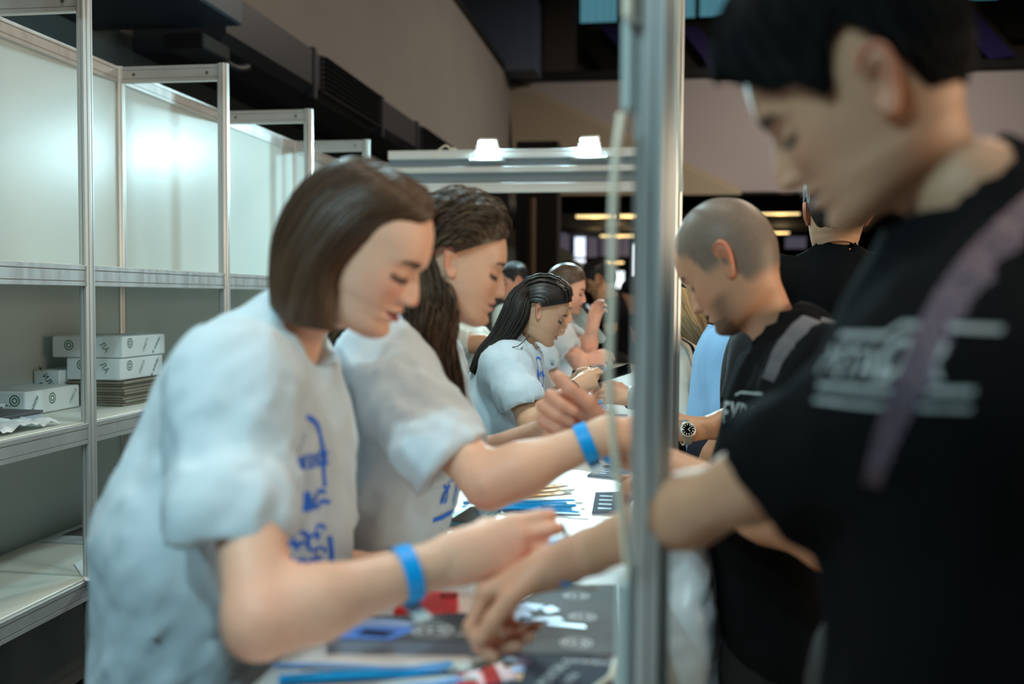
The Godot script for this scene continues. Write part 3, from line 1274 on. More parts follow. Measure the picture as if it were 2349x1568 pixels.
func build_structure() -> void:
	struct("floor", bx(Vector3(-9, -0.1, -41), Vector3(13, 0, 5)), M.carpet)
	struct("ceiling", bx(Vector3(-9, 9.0, -41), Vector3(13, 9.2, 5)), M.dark)
	struct("wall_left", bx(Vector3(-3.75, 3.0, -22.6), Vector3(-3.5, 6.42, 5)), M.plaster)
	struct("wall_left_lower", bx(Vector3(-3.75, 0, -41), Vector3(-3.4, 3.2, 5)), M.wall_dark)
	struct("wall_left_upper", bx(Vector3(-9.2, 0, -41), Vector3(-9, 9.2, 5)), M.dark)
	struct("trim_1", bx(Vector3(-3.8, 6.42, -22.6), Vector3(-3.46, 6.56, 5), 0.01), M.darker)
	struct("wall_right", bx(Vector3(12.8, 0, -41), Vector3(13, 9.2, 5)), M.dark)
	struct("wall_back", bx(Vector3(-9, 0, 4.8), Vector3(13, 9.2, 5)), M.dark)
	struct("wall_front", bx(Vector3(-9, 0, -41.2), Vector3(13, 9.2, -41)), M.darker)
	# mezzanine: fascia, lower wedge shaped and toned as its diagonal shade, ledge, dark slab and the storey above it
	struct("wall_mezzanine", bx(Vector3(-3.5, 3.9, -22.9), Vector3(12.8, 6.42, -22.6)), M.plaster_grey)
	struct("wall_mezzanine_shade", slab([Vector3(-3.553, 6.378, -22.45), Vector3(-3.267, 6.402, -22.6), Vector3(1.639, 3.975, -22.6), Vector3(1.598, 3.78, -22), Vector3(-3.308, 3.803, -22)], Vector3(0, 0, -0.35)), M.plaster_shade)
	struct("trim_2", bx(Vector3(-3.5, 6.42, -22.95), Vector3(12.8, 6.62, -22.5), 0.01), M.darker)
	struct("floor_mezzanine", bx(Vector3(-3.5, 3.84, -41), Vector3(12.8, 3.98, -22.62)), M.darker)
	struct("wall_upper_front", bx(Vector3(-9, 3.9, -25.2), Vector3(12.8, 9, -25.0)), M.umber)
	struct("wall_upper_side", bx(Vector3(-4.7, 6.42, -22.4), Vector3(-2.80, 8.02, -21.4)), M.slate)
	struct("wall_upper_pier", bx(Vector3(-2.80, 6.5, -23.6), Vector3(-2.1, 9.0, -22.8)), M.umber)
	var k := 0
	for g: Array in [[1300, 58, 1345, 58, 1455, 180, 1395, 180, 0], [1372, 58, 1415, 58, 1480, 130, 1440, 130, 1], [1555, 60, 1600, 60, 1690, 160, 1640, 165, 1], [1640, 60, 1690, 60, 1700, 75, 1660, 85, 2], [2160, 20, 2230, 20, 2330, 128, 2270, 135, 1], [2250, 10, 2349, 10, 2349, 90, 2320, 90, 0], [1780, 60, 1850, 60, 1950, 160, 1880, 165, 1]]:
		var q := []
		for m in 4:
			q.append(at_depth(g[m * 2], g[m * 2 + 1], 24.6))
		k += 1
		struct("trim_%d" % (k + 10), slab(q, Vector3(0, 0, -0.1)), [M.darker, M.purple, M.slate][g[8]])
	k = 0
	for g: Array in [[1100, 1212, 14], [1293, 1326, 55], [1331, 1416, 54], [1566, 1596, 42], [1604, 1700, 40], [2178, 2290, 3]]:
		k += 1
		var a := at_depth(g[0], g[2], 24.9)
		var b := at_depth(g[1], -60, 24.9)
		var w := struct("window_%d" % k, bx(Vector3(a.x, a.y, -24.98), Vector3(b.x, b.y, -24.92)), M.curtain)
		var fr := MB.new()
		for e: Array in [[a.x - 0.06, a.y - 0.06, b.x + 0.06, a.y], [a.x - 0.06, a.y, a.x, b.y], [b.x, a.y, b.x + 0.06, b.y]]:
			fr.box(Vector3((e[0] + e[2]) / 2, (e[1] + e[3]) / 2, -24.9), Vector3(e[2] - e[0], e[3] - e[1], 0.1))
		part("window_frame", fr, M.darker, w)
		# gathered curtain folds
		var cb := MB.new()
		var n := int((b.x - a.x) / 0.03)
		var pts := PackedVector3Array()
		for i in n + 1:
			var x := lerpf(a.x, b.x, float(i) / n)
			var dz := 0.05 * sin(i * 1.1) + 0.04 * noise(Vector3(x, 1, k), 6.0)
			pts.append(Vector3(x, b.y, -24.84 + dz))
		for i in n + 1:
			pts.append(Vector3(pts[i].x, a.y + 0.01, pts[i].z))
		cb.grid(pts, n + 1, 2)
		part("curtain", cb, M.curtain, w)
	# dark columns and a pale pole under the mezzanine
	struct("trim_3", bx(Vector3(-2.25, 0, -15.4), Vector3(-1.60, 3.9, -15.0), 0.02), M.brown)
	struct("trim_4", bx(Vector3(-3.4, 3.55, -24.0), Vector3(12.8, 3.84, -23.7), 0.02), M.darker)
	struct("trim_5", bx(Vector3(-3.4, 3.3, -27.0), Vector3(12.8, 3.42, -26.8), 0.02), M.dark)
	var pole := MB.new()
	pole.tube(PackedVector3Array([Vector3(-1.936, 2.997, -14.6) * Vector3(1, 0, 1), Vector3(-1.936, 2.997, -14.6)]), 0.045, 12)
	struct("trim_6", pole, M.tan)
	# far glazing under the mezzanine
	k = 6
	for g: Array in [[1281, 1308, 522, 600, 0], [1312, 1372, 520, 590, 0], [1376, 1445, 540, 588, 0], [1318, 1343, 540, 602, 1], [1400, 1432, 622, 660, 1], [1800, 1850, 520, 570, 0], [1325, 1350, 700, 790, 1], [1452, 1462, 560, 640, 1]]:
		k += 1
		var a := at_depth(g[0], g[3], 38.0)
		var b := at_depth(g[1], g[2], 38.0)
		var w := struct("window_%d" % k, bx(Vector3(a.x, a.y, -38.05), Vector3(b.x, b.y, -38.0)), [M.dusk, M.day][g[4]])
		var fr := MB.new()
		for e: Array in [[a.x - 0.08, a.y - 0.08, b.x + 0.08, a.y], [a.x - 0.08, b.y, b.x + 0.08, b.y + 0.08], [a.x - 0.08, a.y, a.x, b.y], [b.x, a.y, b.x + 0.08, b.y]]:
			fr.box(Vector3((e[0] + e[2]) / 2, (e[1] + e[3]) / 2, -37.98), Vector3(e[2] - e[0], e[3] - e[1], 0.12))
		part("window_frame", fr, M.darker, w)
	for g: Array in [[1320, 1412, 495, 26.7, "long bright warm strip light left of the hanging cable"], [1418, 1470, 494, 26.7, "bright warm strip light between the hanging cable and the post"], [1365, 1460, 527, 32.0, "upper of the two fainter strip lights behind the hanging cable"],
		[1376, 1462, 540, 35.0, "lower of the two fainter strip lights behind the hanging cable"], [1374, 1432, 601, 36.0, "lowest pale strip light, just above the far heads"], [1745, 1836, 488, 26.0, "bright warm strip light right of the shaved head"], [1770, 1812, 532, 33.0, "small faint strip light right of the shaved head"]]:
		var a := at_depth(g[0], g[2], g[3])
		var b := at_depth(g[1], g[2], g[3])
		lamp_strip((a + b) / 2, b.x - a.x, g[4])


func at_depth(px: float, py: float, z: float) -> Vector3:  # far scenery laid out by bearing and distance from where the photographer stood
	var d := Basis.from_euler(Vector3(deg_to_rad(-2.58), deg_to_rad(8.681), deg_to_rad(0.397))) * Vector3((px - 1174.5) / 2283.2, (784.0 - py) / 2283.2, -1.0)
	return Vector3(0, 1.546, 0) + d * (z / -d.z)


func build_duct() -> void:
	var t := thing("air_duct", "long dark grey air duct with louvred grilles hung along the left wall", "duct", Vector3(-3.0, 3.1, -6.0))
	# body with a chamfered lower edge
	var p := PackedVector2Array([Vector2(-3.38, 3.10), Vector2(-2.95, 3.05), Vector2(-2.80, 3.12), Vector2(-2.75, 3.20), Vector2(-2.75, 3.47), Vector2(-3.38, 3.47)])
	var mb := MB.new()
	mb.extrude(p, Vector3(0, 0, -6.0), Vector3(0, 0, -22.4), Vector3.RIGHT, Vector3.UP)
	part("duct_body", mb, M.duct, t)
	for z: float in [-7.6, -9.5, -10.9, -12.7, -15.0, -17.5]:
		part("flange", bx(Vector3(-3.0, 3.09, z - 0.035), Vector3(-2.735, 3.495, z + 0.035), 0.008), M.duct, t)
	for g: Array in [[-7.75, -9.35], [-11.05, -12.5], [-15.2, -17.3]]:
		var f := part("grille", bx(Vector3(-2.76, 3.18, g[1]), Vector3(-2.735, 3.47, g[0])), M.darker, t)
		for i in 7:
			var y := 3.205 + i * 0.04
			var lb := MB.new()
			lb.box(Vector3(-2.725, y, (g[0] + g[1]) / 2), Vector3(0.05, 0.006, g[0] - g[1]), 0.0, Basis(Vector3.BACK, 0.6))
			part("louvre", lb, M.duct, f)
	t = thing("air_unit", "grey boxy air handling unit hung above the near shelves", "air unit", Vector3(-2.9, 3.1, -3.4))
	part("casing", bx(Vector3(-3.38, 3.11, -5.57), Vector3(-2.45, 3.6, -1.2), 0.012), M.duct, t)
	part("drain_box", bx(Vector3(-2.95, 3.00, -5.95), Vector3(-2.70, 3.09, -5.58), 0.01), M.dark, t)
	var pp := MB.new()
	pp.tube(smooth_path([Vector3(-2.80, 3.04, -5.9), Vector3(-2.74, 3.00, -6.1), Vector3(-2.74, 3.05, -6.3)], 6), 0.025, 8)
	part("drain_pipe", pp, M.duct, t)


func build_shelving() -> void:
	var t := thing("shelving_wall", "long shelving wall of white panels on aluminium posts and rails", "shelving", Vector3(XB, 0, -1.93))
	for n in 6:
		var z := -1.93 - n
		var e := z - 1.0
		post(XF, z, 0, TOP, 0.0215, t)
		post(XB, z, 0, TOP, 0.0215, t)
		var beam := rail(Vector3(XB + 0.02, TOP - 0.036, z), Vector3(XF - 0.02, TOP - 0.036, z), 0.068, t, "cross_beam")
		for x: float in [XB + 0.075, XF - 0.065]:
			var sc := MB.new()
			sc.tube(PackedVector3Array([Vector3(x, TOP - 0.036, z + 0.010), Vector3(x, TOP - 0.036, z + 0.0145)]), 0.006, 10)
			part("screw", sc, M.screw, beam)
		if n == 5:
			break
		part("back_panel", bx(Vector3(XB - 0.004, 0.06, e + 0.02), Vector3(XB + 0.002, TOP - 0.03, z - 0.02)), M.panel, t)
		rail(Vector3(XB, TOP - 0.036, z - 0.02), Vector3(XB, TOP - 0.036, e + 0.02), 0.068, t, "top_rail")
		rail(Vector3(XB, 0.05, z - 0.02), Vector3(XB, 0.05, e + 0.02), 0.068, t, "bottom_rail")
		for y: float in [1.637, 1.137, 0.637]:
			rail(Vector3(XF, y - 0.033, z - 0.02), Vector3(XF, y - 0.033, e + 0.02), 0.066, t, "shelf_rail")
			rail(Vector3(XF - 0.02, y - 0.033, z), Vector3(XB + 0.02, y - 0.033, z), 0.05, t, "side_rail")
			part("shelf_board", bx(Vector3(XB + 0.012, y - 0.014, e + 0.012), Vector3(XF - 0.006, y + 0.002, z - 0.012), 0.002), M.board, t)
	# end wall of the booth under the lamp beam
	t = thing("lamp_beam", "horizontal fascia beam of three pale rails across the booth carrying two floodlights", "beam", Vector3(-0.9, 2.2, -6.43))
	for g: Array in [[2.475, 0.055], [2.375, 0.036], [2.255, 0.062]]:
		rail(Vector3(XF, g[0], -6.43), Vector3(0.0, g[0], -6.43), g[1], t, "beam_rail", 0.03).mesh.surface_set_material(0, M.rail_white)
	part("infill_panel", bx(Vector3(XF, 2.25, -6.45), Vector3(0.0, 2.48, -6.443)), M.infill, t)
	post(0.0, -6.43, 0, TOP, 0.0215, t)


func floodlight(at: Vector3, dir: Vector3, label: String, energy: float) -> void:
	var t := thing("floodlight", label, "light", at, "booth floodlights")
	var f := dir.normalized()
	var s := f.cross(Vector3.UP).normalized()
	var u := s.cross(f)
	var bs := Basis(s, u, -f)
	var mb := MB.new()
	mb.box(at - f * 0.02, Vector3(0.13, 0.095, 0.045), 0.012, bs)
	part("housing", mb, M.white_plastic, t)
	mb = MB.new()
	mb.box(at + f * 0.006, Vector3(0.112, 0.078, 0.012), 0.004, bs)
	part("lens", mb, M.flood_glow, t)
	mb = MB.new()
	for e: float in [-1.0, 1.0]:
		mb.box(at + s * e * 0.07 - Vector3(0, 0.035, 0), Vector3(0.006, 0.085, 0.02), 0.002, Basis(s, Vector3.UP, s.cross(Vector3.UP)))
	mb.box(at - Vector3(0, 0.078, 0), Vector3(0.15, 0.006, 0.03), 0.002, Basis(s, Vector3.UP, s.cross(Vector3.UP)))
	part("bracket", mb, M.white_plastic, t)
	mb = MB.new()
	mb.box(at - Vector3(0, 0.09, 0), Vector3(0.24, 0.014, 0.05), 0.003, Basis(s, Vector3.UP, s.cross(Vector3.UP)))
	part("foot", mb, M.grey_plastic, t)
	var l := AreaLight3D.new()
	l.name = "beam"
	l.area_size = Vector2(0.11, 0.076)
	l.light_energy = energy
	l.light_color = Color(0.78, 0.965, 1.0)
	l.area_range = 30
	l.shadow_enabled = true
	t.add_child(l)
	l.transform = Transform3D(bs, f * 0.016)


func build_booth() -> void:
	floodlight(Vector3(-1.153, 2.523, -6.43), Vector3(0.1, -0.42, 1), "left one of the two glowing white floodlights on the fascia beam", LAMP * 0.6)
	floodlight(Vector3(-0.489, 2.529, -6.43), Vector3(-0.12, -0.42, 1), "right one of the two glowing white floodlights on the fascia beam, nearer the post", LAMP * 0.6)
	# a second lamp beam, above the picture, over the row of tables
	var t := thing("overhead_beam", "aluminium beam above the picture carrying the nearer floodlights", "beam", Vector3(-0.9, 2.45, -2.45))
	rail(Vector3(XF, 2.46, -2.45), Vector3(0.0, 2.46, -2.45), 0.066, t, "beam_rail")
	floodlight(Vector3(-1.05, 2.56, -2.45), Vector3(0.35, -1, 0.2), "white floodlight above the picture over the aisle behind the table", LAMP * 0.12)
	floodlight(Vector3(-0.45, 2.56, -2.45), Vector3(0.0, -1, -0.1), "white floodlight above the picture over the table", LAMP * 0.16)
	t = thing("overhead_beam", "aluminium beam above and behind the photographer", "beam", Vector3(-0.9, 2.45, 0.0))
	rail(Vector3(XF, 2.46, 0.0), Vector3(0.0, 2.46, 0.0), 0.066, t, "beam_rail")
	floodlight(Vector3(-1.10, 2.56, 0.0), Vector3(0.05, -1, -0.8), "white floodlight above the photographer, over the aisle by the shelves", LAMP * 0.14)
	floodlight(Vector3(-0.55, 2.56, 0.0), Vector3(-0.30, -1, -0.8), "white floodlight above the photographer, over the aisle by the table", LAMP * 0.16)
	# front posts
	t = thing("booth_post", "tall grooved aluminium post standing close to the camera", "post", Vector3(-0.012, 0, -1.07))
	post(-0.012, -1.07, 0, 2.5, 0.0215, t, "profile")
	t = thing("booth_post", "slimmer aluminium post hidden behind the near post", "post", Vector3(0.012, 0, -2.12))
	post(0.012, -2.12, 0, 2.5, 0.0215, t, "profile")
	# socket strip and its cable on the near post
	var o := part("power_strip", bx(Vector3(-0.0475, 1.738, -1.05), Vector3(-0.033, 1.839, -1.05) - Vector3(0, 0, 0.03), 0.006), M.grey_plastic)
	tag(o, "pale grey power strip fixed beside the top of the near post", "power strip")
	o = part("junction_box", bx(Vector3(-0.0472, 1.244, -1.05) + Vector3(0, -0.17, -0.035), Vector3(-0.0298, 1.245, -1.05), 0.004), M.grey_plastic)
	tag(o, "grey plastic box beside the foot of the near post on the table", "box")
	o = part("plug", bx(Vector3(-0.038, 1.246, -1.05) + Vector3(0, 0, -0.02), Vector3(-0.0291, 1.268, -1.05), 0.004), M.white_plastic)
	tag(o, "white plug on top of the grey box beside the post", "plug")
	var mb := MB.new()
	mb.tube(smooth_path([Vector3(-0.0462, 1.733, -1.03), Vector3(-0.0505, 1.688, -1.02), Vector3(-0.0529, 1.618, -1.015), Vector3(-0.0523, 1.543, -1.01), Vector3(-0.0538, 1.481, -1.01), Vector3(-0.0534, 1.45, -1.01), Vector3(-0.0489, 1.401, -1.01), Vector3(-0.0409, 1.338, -1.015), Vector3(-0.0349, 1.271, -1.03)], 10), 0.0042, 10)
	o = part("power_cable", mb, M.cable)
	tag(o, "cream power cable hanging down beside the near post", "cable")
	mb = MB.new()
	mb.tube(PackedVector3Array([Vector3(-0.0411, 1.833, -1.04), Vector3(-0.0416, 1.877, -1.04)]), 0.006, 10)
	o = part("power_cable", mb, M.cable)
	tag(o, "cream cable rising from the top of the power strip", "cable")
	mb = MB.new()
	mb.tube(PackedVector3Array([Vector3(0.0191, 2.131, -1.9), Vector3(0.0186, 2.051, -1.9), Vector3(0.0175, 2.016, -1.9), Vector3(0.0167, 2.015, -1.9), Vector3(0.0186, 1.939, -1.9), Vector3(0.0241, 1.834, -1.9), Vector3(0.0278, 1.745, -1.9)]), [0.0052, 0.0052, 0.0052, 0.0040, 0.0040, 0.0040, 0.0040], 10)
	o = part("power_cable", mb, M.white_plastic)
	tag(o, "thin white sleeved cable hanging right of the near post", "cable")
	# the small white box and cable on the beam
	o = part("connector_box", bx(Vector3(-1.408, 2.471, -6.43), Vector3(-1.361, 2.521, -6.43) - Vector3(0, 0, 0.04), 0.005), M.white_plastic)
	tag(o, "small white connector box on the fascia beam", "box")
	mb = MB.new()
	mb.tube(smooth_path([Vector3(-1.516, 2.454, -6.42), Vector3(-1.476, 2.501, -6.42), Vector3(-1.429, 2.532, -6.42), Vector3(-1.4, 2.514, -6.42)], 6), 0.006, 8)
	o = part("power_cable", mb, M.cable)
	tag(o, "short cream cable arching into the small white box on the beam", "cable")


func build_tables() -> void:
	var names := ["white counter table nearest the camera, bearing the colourful magazine", "white counter table bearing the stacked flyers and the red box", "white counter table bearing the blue-cased phone and blue wristband strips",
		"white counter table in front of the person holding a phone"]
	for i in 7:
		var z := -0.105 - i
		var lab: String = names[i] if i < 4 else ["white counter table fifth from the camera in the row", "white counter table last but one in the row", "farthest white counter table at the end of the row"][i - 4]
		var t := thing("counter_table", lab, "table", Vector3(-0.24, 0, z - 0.5), "white counter tables in a row")
		part("table_top", bx(Vector3(-0.487, TABLE - 0.026, z - 0.9985), Vector3(-0.036, TABLE, z - 0.0015), 0.003), M.top, t)
		rail(Vector3(-0.054, TABLE - 0.052, z - 0.02), Vector3(-0.054, TABLE - 0.052, z - 0.98), 0.05, t, "edge_rail")
		part("front_panel", bx(Vector3(-0.058, 0.06, z - 0.98), Vector3(-0.052, TABLE - 0.03, z - 0.02)), M.panel, t)
		for x: float in [-0.46, -0.06]:
			for d: float in [0.05, 0.95]:
				post(x, z - d, 0, TABLE - 0.026, 0.018, t, "leg")


# ---------------------------------------------------------------- the people in the picture
func person(label: String, at: Vector3, group := "") -> Node3D:
	return thing("person", label, "person", Vector3(at.x, 0, at.z), group)


func girl_bob() -> void:
	var t := person("person with a brown bob in a white T-shirt with blue print, fastening a wristband", Vector3(-0.6607, 1.003, -1.4))
	var skin := Color(0.86, 0.50, 0.355)
	var h := head_frame(Vector3(-0.4278, 1.607, -1.38), 1, 28.5, 2, 0.95)
	var J := {f = Vector3(1, 0, -0.06).normalized(), up = Vector3(0.35, 0.94, 0), neck = Vector3(-0.5471, 1.477, -1.4), chest = Vector3(-0.6199, 1.326, -1.4), waist = Vector3(-0.6511, 1.183, -1.4), hem = Vector3(-0.688, 0.9071, -1.4),
		sh_r = Vector3(-0.5493, 1.425, -1.22), el_r = Vector3(-0.4443, 1.179, -1.05), sh_l = Vector3(-0.6228, 1.421, -1.57), el_l = Vector3(-0.574, 1.057, -1.6), cuff_r = Vector3(-0.5154, 1.263, -1.13), cuffn_r = Vector3(0.05, -1, 0.02), neck_axis = Vector3(0.72, 0.69, 0.0)}
	var wr := Vector3(-0.2552, 1.224, -1.18)
	var wl := Vector3(-0.3041, 1.165, -1.4)
	var mb := MB.new()
	head(mb, h, {skin = skin, nose = 0.0250, tip = -0.025, lip = Color(0.36, 0.06, 0.075), brow = Color(0.06, 0.032, 0.02), brow_w = 1.1, blush = 1.0, nose_w = 1.15, jaw = 0.94, neck_r = 0.88, wide = 0.97}, J.neck - Vector3(0.02, 0.03, 0))
	var b := Sdf.new()
	torso(b, J, 0.92)
	arm(b, J.sh_r, J.el_r, wr, 0.96)
	arm(b, J.sh_l, J.el_l, wl, 0.92)
	b.into(mb, 0.010, limbs_color(skin, [[J.el_r, 0.14, 0.05]]))
	var s := Sdf.new()
	var nails := []
	hand(s, wr, Vector3(-0.1709, 1.241, -1.215) - wr, Vector3(0.05, 0.32, 1), -1.0, 0.99, [[12, 34, 22, 1], [16, 38, 24, 0], [22, 42, 25, -1], [28, 46, 25, -2]], [Vector3(0.35, 0.85, -0.5), Vector3(-0.1, 1, -0.35), Vector3(-0.3, 1, 0.0)], J.el_r.lerp(wr, 0.80), nails)
	s.into(mb, 0.0032, limbs_color(skin, [[Vector3(-0.1661, 1.228, -1.19), 0.22, 0.03], [Vector3(-0.1186, 1.228, -1.25), 0.25, 0.03]]))
	s = Sdf.new()
	hand(s, wl, Vector3(-0.1638, 1.188, -1.3) - wl, Vector3(0.0, 0.8, -0.6), 1.0, 0.93, [[35, 42, 25, 2], [38, 46, 25, 0], [44, 50, 25, -2], [50, 55, 25, -4]], [Vector3(0.5, 0.85, -0.5), Vector3(0.1, 1, -0.35), Vector3(0, 1, 0.0)], J.el_l.lerp(wl, 0.80), nails)
	s.into(mb, 0.0045, limbs_color(skin, []))
	part("body", mb, M.skin, t)
	# shirt
	var q := tee(J, {r = [0.168, 0.198, 0.185, 0.078, 0.080, 0.073, 0.070, 0.062], deep = 1.24, hem_n = Vector3(0, -1, 0)})
	q.cap(Vector3(-0.5362, 1.329, -1.42), Vector3(-0.5492, 1.117, -1.42), 0.075, 0.075, 0.08, 0, Vector3.RIGHT, 1.2)
	q.warp = func(p: Vector3) -> float:
		var low := ramp(1.5 - p.y, 0.0, 0.25)
		return fold(p, 0.0115, 7.0, Vector3(0.25, 0.95, 0.2)) * (0.4 + 0.6 * low) + fold(p, 0.0050, 13.0, Vector3(0.6, 0.7, -0.4)) - 0.003
	mb = MB.new()
	q.into(mb, 0.0092)
	var shirt := part("t_shirt", mb, M.tee, t, "white T-shirt with blue print")
	mb = MB.new()
	print_on(mb, q, Vector3(-0.4549, 1.281, -1.3), Vector3(0.40, 0.0, -0.92).normalized() * 1.25, Vector3(-0.06, 0.99, 0.1).normalized() * 1.12, staff_print())
	print_on(mb, q, Vector3(-0.7269, 1.378, -1.3), Vector3(0.25, 0.05, -0.97).normalized() * -1.0, Vector3(0.3, 0.95, 0), [["rect", Rect2(-0.006, -0.012, 0.012, 0.024)]])
	part("print", mb, M.ink, shirt, "blue print")
	legs(t, Vector3(-0.6928, 0.9338, -1.4), J.f, M.charcoal, 0.085, 0.08)
	wristband(t, J.el_r.lerp(wr, 0.755), wr - J.el_r, 0.0345, 0.033, Vector3.UP, 0.0205, M.band)
	mb = MB.new()
	var ctr := h.w(-0.01, 0.02, 0)
	hair(mb, bob.bind(h), 520, 40, Color(0.024, 0.011, 0.0055), Color(0.115, 0.058, 0.029), 0.0011, 5, true, ctr)
	locks(mb, bob.bind(h), 520, 16, 0.0006, Color(0.024, 0.011, 0.006), Color(0.16, 0.085, 0.046), 8, ctr, 0.02, 0.002)
	part("hair", mb, M.hair, t, "chin-length brown bob")


func girl_curly() -> void:
	var t := person("person with long wavy brown hair in a white T-shirt, leaning over the table", Vector3(-0.5279, 1.096, -1.9))
	var skin := Color(0.84, 0.50, 0.345)
	var h := head_frame(Vector3(-0.3865, 1.602, -1.83), -13, 15, 0, 0.94)
	var J := {f = Vector3(0.98, 0, -0.2).normalized(), up = Vector3(0.3, 0.95, 0), neck = Vector3(-0.4699, 1.454, -1.86), chest = Vector3(-0.5094, 1.313, -1.87), waist = Vector3(-0.5329, 1.214, -1.87), hem = Vector3(-0.5442, 1.071, -1.87),
		sh_r = Vector3(-0.4915, 1.414, -1.71), el_r = Vector3(-0.2684, 1.254, -1.53), sh_l = Vector3(-0.508, 1.409, -2.03), el_l = Vector3(-0.4303, 1.187, -2.02), cuff_r = Vector3(-0.342, 1.274, -1.585), cuffn_r = Vector3(0.70, -0.70, 0.10), neck_axis = Vector3(0.6, 0.8, 0.0)}
	var wr := Vector3(-0.0947, 1.329, -1.56)
	var wl := Vector3(-0.2145, 1.291, -1.9)
	var mb := MB.new()
	head(mb, h, {skin = skin, nose = 0.0245, tip = -0.026, lip = Color(0.42, 0.16, 0.15), brow = Color(0.07, 0.045, 0.03), brow_w = 0.9, blush = 0.5, jaw = 0.96, neck_r = 0.88, wide = 0.97, ear = 1.0}, J.neck - Vector3(0.01, 0.02, 0))
	var b := Sdf.new()
	torso(b, J, 0.92)
	arm(b, J.sh_r, J.el_r, wr, 0.95)
	arm(b, J.sh_l, J.el_l, wl, 0.92)
	b.into(mb, 0.010, limbs_color(skin, [[J.el_r, 0.16, 0.05]]))
	var s := Sdf.new()
	hand(s, wr, Vector3(-0.0413, 1.325, -1.6) - wr, Vector3(-0.1, 0.45, 0.9), -1.0, 0.93, [[30, 45, 25, 2], [34, 46, 25, 0], [44, 50, 25, -2], [50, 55, 25, -4]], [Vector3(0.35, 0.85, -0.5), Vector3(-0.1, 1, -0.35), Vector3(-0.3, 1, 0.0)], J.el_r.lerp(wr, 0.8), [])
	s.into(mb, 0.004, limbs_color(skin, [[Vector3(-0.0588, 1.318, -1.7), 0.2, 0.03]]))
	s = Sdf.new()
	hand(s, wl, Vector3(-0.154, 1.31, -1.86) - wl, Vector3(0.0, 0.5, -0.9), 1.0, 0.9, [[35, 42, 25, 2], [38, 46, 25, 0], [44, 50, 25, -2], [50, 55, 25, -4]], [Vector3(0.5, 0.85, -0.5), Vector3(0.1, 1, -0.35), Vector3(0, 1, 0.0)], J.el_l.lerp(wl, 0.8), [])
	s.into(mb, 0.005, limbs_color(skin, []))
	part("body", mb, M.skin, t)
	var q := tee(J, {r = [0.165, 0.172, 0.150, 0.076, 0.080, 0.074, 0.066, 0.058], deep = 1.3, hem_n = Vector3(-0.25, -0.95, 0)})
	q.warp = func(p: Vector3) -> float:
		return fold(p, 0.0105, 7.5, Vector3(0.5, 0.85, 0.1)) + fold(p, 0.0050, 13.0, Vector3(0.8, -0.5, 0.3)) - 0.003
	mb = MB.new()
	q.into(mb, 0.010)
	var shirt := part("t_shirt", mb, M.tee, t, "white T-shirt with blue print")
	mb = MB.new()
	print_on(mb, q, Vector3(-0.3837, 1.3, -1.8), Vector3(0.25, 0.0, -0.97).normalized(), Vector3(-0.1, 0.99, 0), staff_print())
	part("print", mb, M.ink, shirt, "blue print")
	legs(t, Vector3(-0.6614, 1.024, -1.9), J.f, M.black_trousers, 0.085, 0.085)
	wristband(t, J.el_r.lerp(wr, 0.86), wr - J.el_r, 0.0315, 0.030, Vector3.UP, 0.021, M.band)
	# hair combed back, wavy, and hanging in two long tails
	mb = MB.new()
	var ctr := h.w(-0.01, 0.02, 0)
	var d1 := Color(0.018, 0.010, 0.006)
	var d2 := Color(0.10, 0.060, 0.034)
	hair(mb, swept.bind(h, 0.017, 108.0), 260, 36, d1, d2, 0.006, 21, true, ctr)
	locks(mb, swept.bind(h, 0.019, 112.0), 360, 18, 0.0013, d1, Color(0.17, 0.11, 0.065), 22, ctr, 0.05, 0.008, 0.0, 1.0, 2.2)
	var tail := [h.w(-0.070, 0.055, 0.030), h.w(-0.088, -0.01, 0.040), Vector3(-0.4205, 1.526, -1.76), Vector3(-0.4012, 1.461, -1.73), Vector3(-0.3753, 1.39, -1.74), Vector3(-0.3576, 1.325, -1.76)]
	var tr := [0.030, 0.044, 0.040, 0.034, 0.022, 0.006]
	hair(mb, bundle.bind(tail, tr, Vector3(1, 0, 0), 0.75), 160, 40, d1, d2, 0.006, 23, false, tail[2])
	locks(mb, bundle.bind(tail, tr, Vector3(1, 0, 0), 0.78), 260, 26, 0.0015, d1, Color(0.15, 0.09, 0.05), 24, tail[2], 0.08, 0.006, 0.0, 1.0, 2.6)
	var back := [h.w(-0.075, 0.04, -0.02), h.w(-0.095, -0.03, -0.02), Vector3(-0.5379, 1.497, -1.95), Vector3(-0.637, 1.474, -1.96), Vector3(-0.6683, 1.432, -1.97), Vector3(-0.6924, 1.391, -1.98)]
	hair(mb, bundle.bind(back, [0.03, 0.042, 0.034, 0.026, 0.020, 0.006], Vector3(1, 0, 0), 0.6), 120, 30, d1, d2, 0.005, 25, false, back[2])
	locks(mb, bundle.bind(back, [0.03, 0.042, 0.034, 0.026, 0.020, 0.006], Vector3(1, 0, 0), 0.65), 160, 22, 0.0014, d1, Color(0.15, 0.09, 0.05), 26, back[2], 0.08, 0.004, 0.0, 1.0, 1.5)
	part("hair", mb, M.hair, t, "long wavy brown hair")


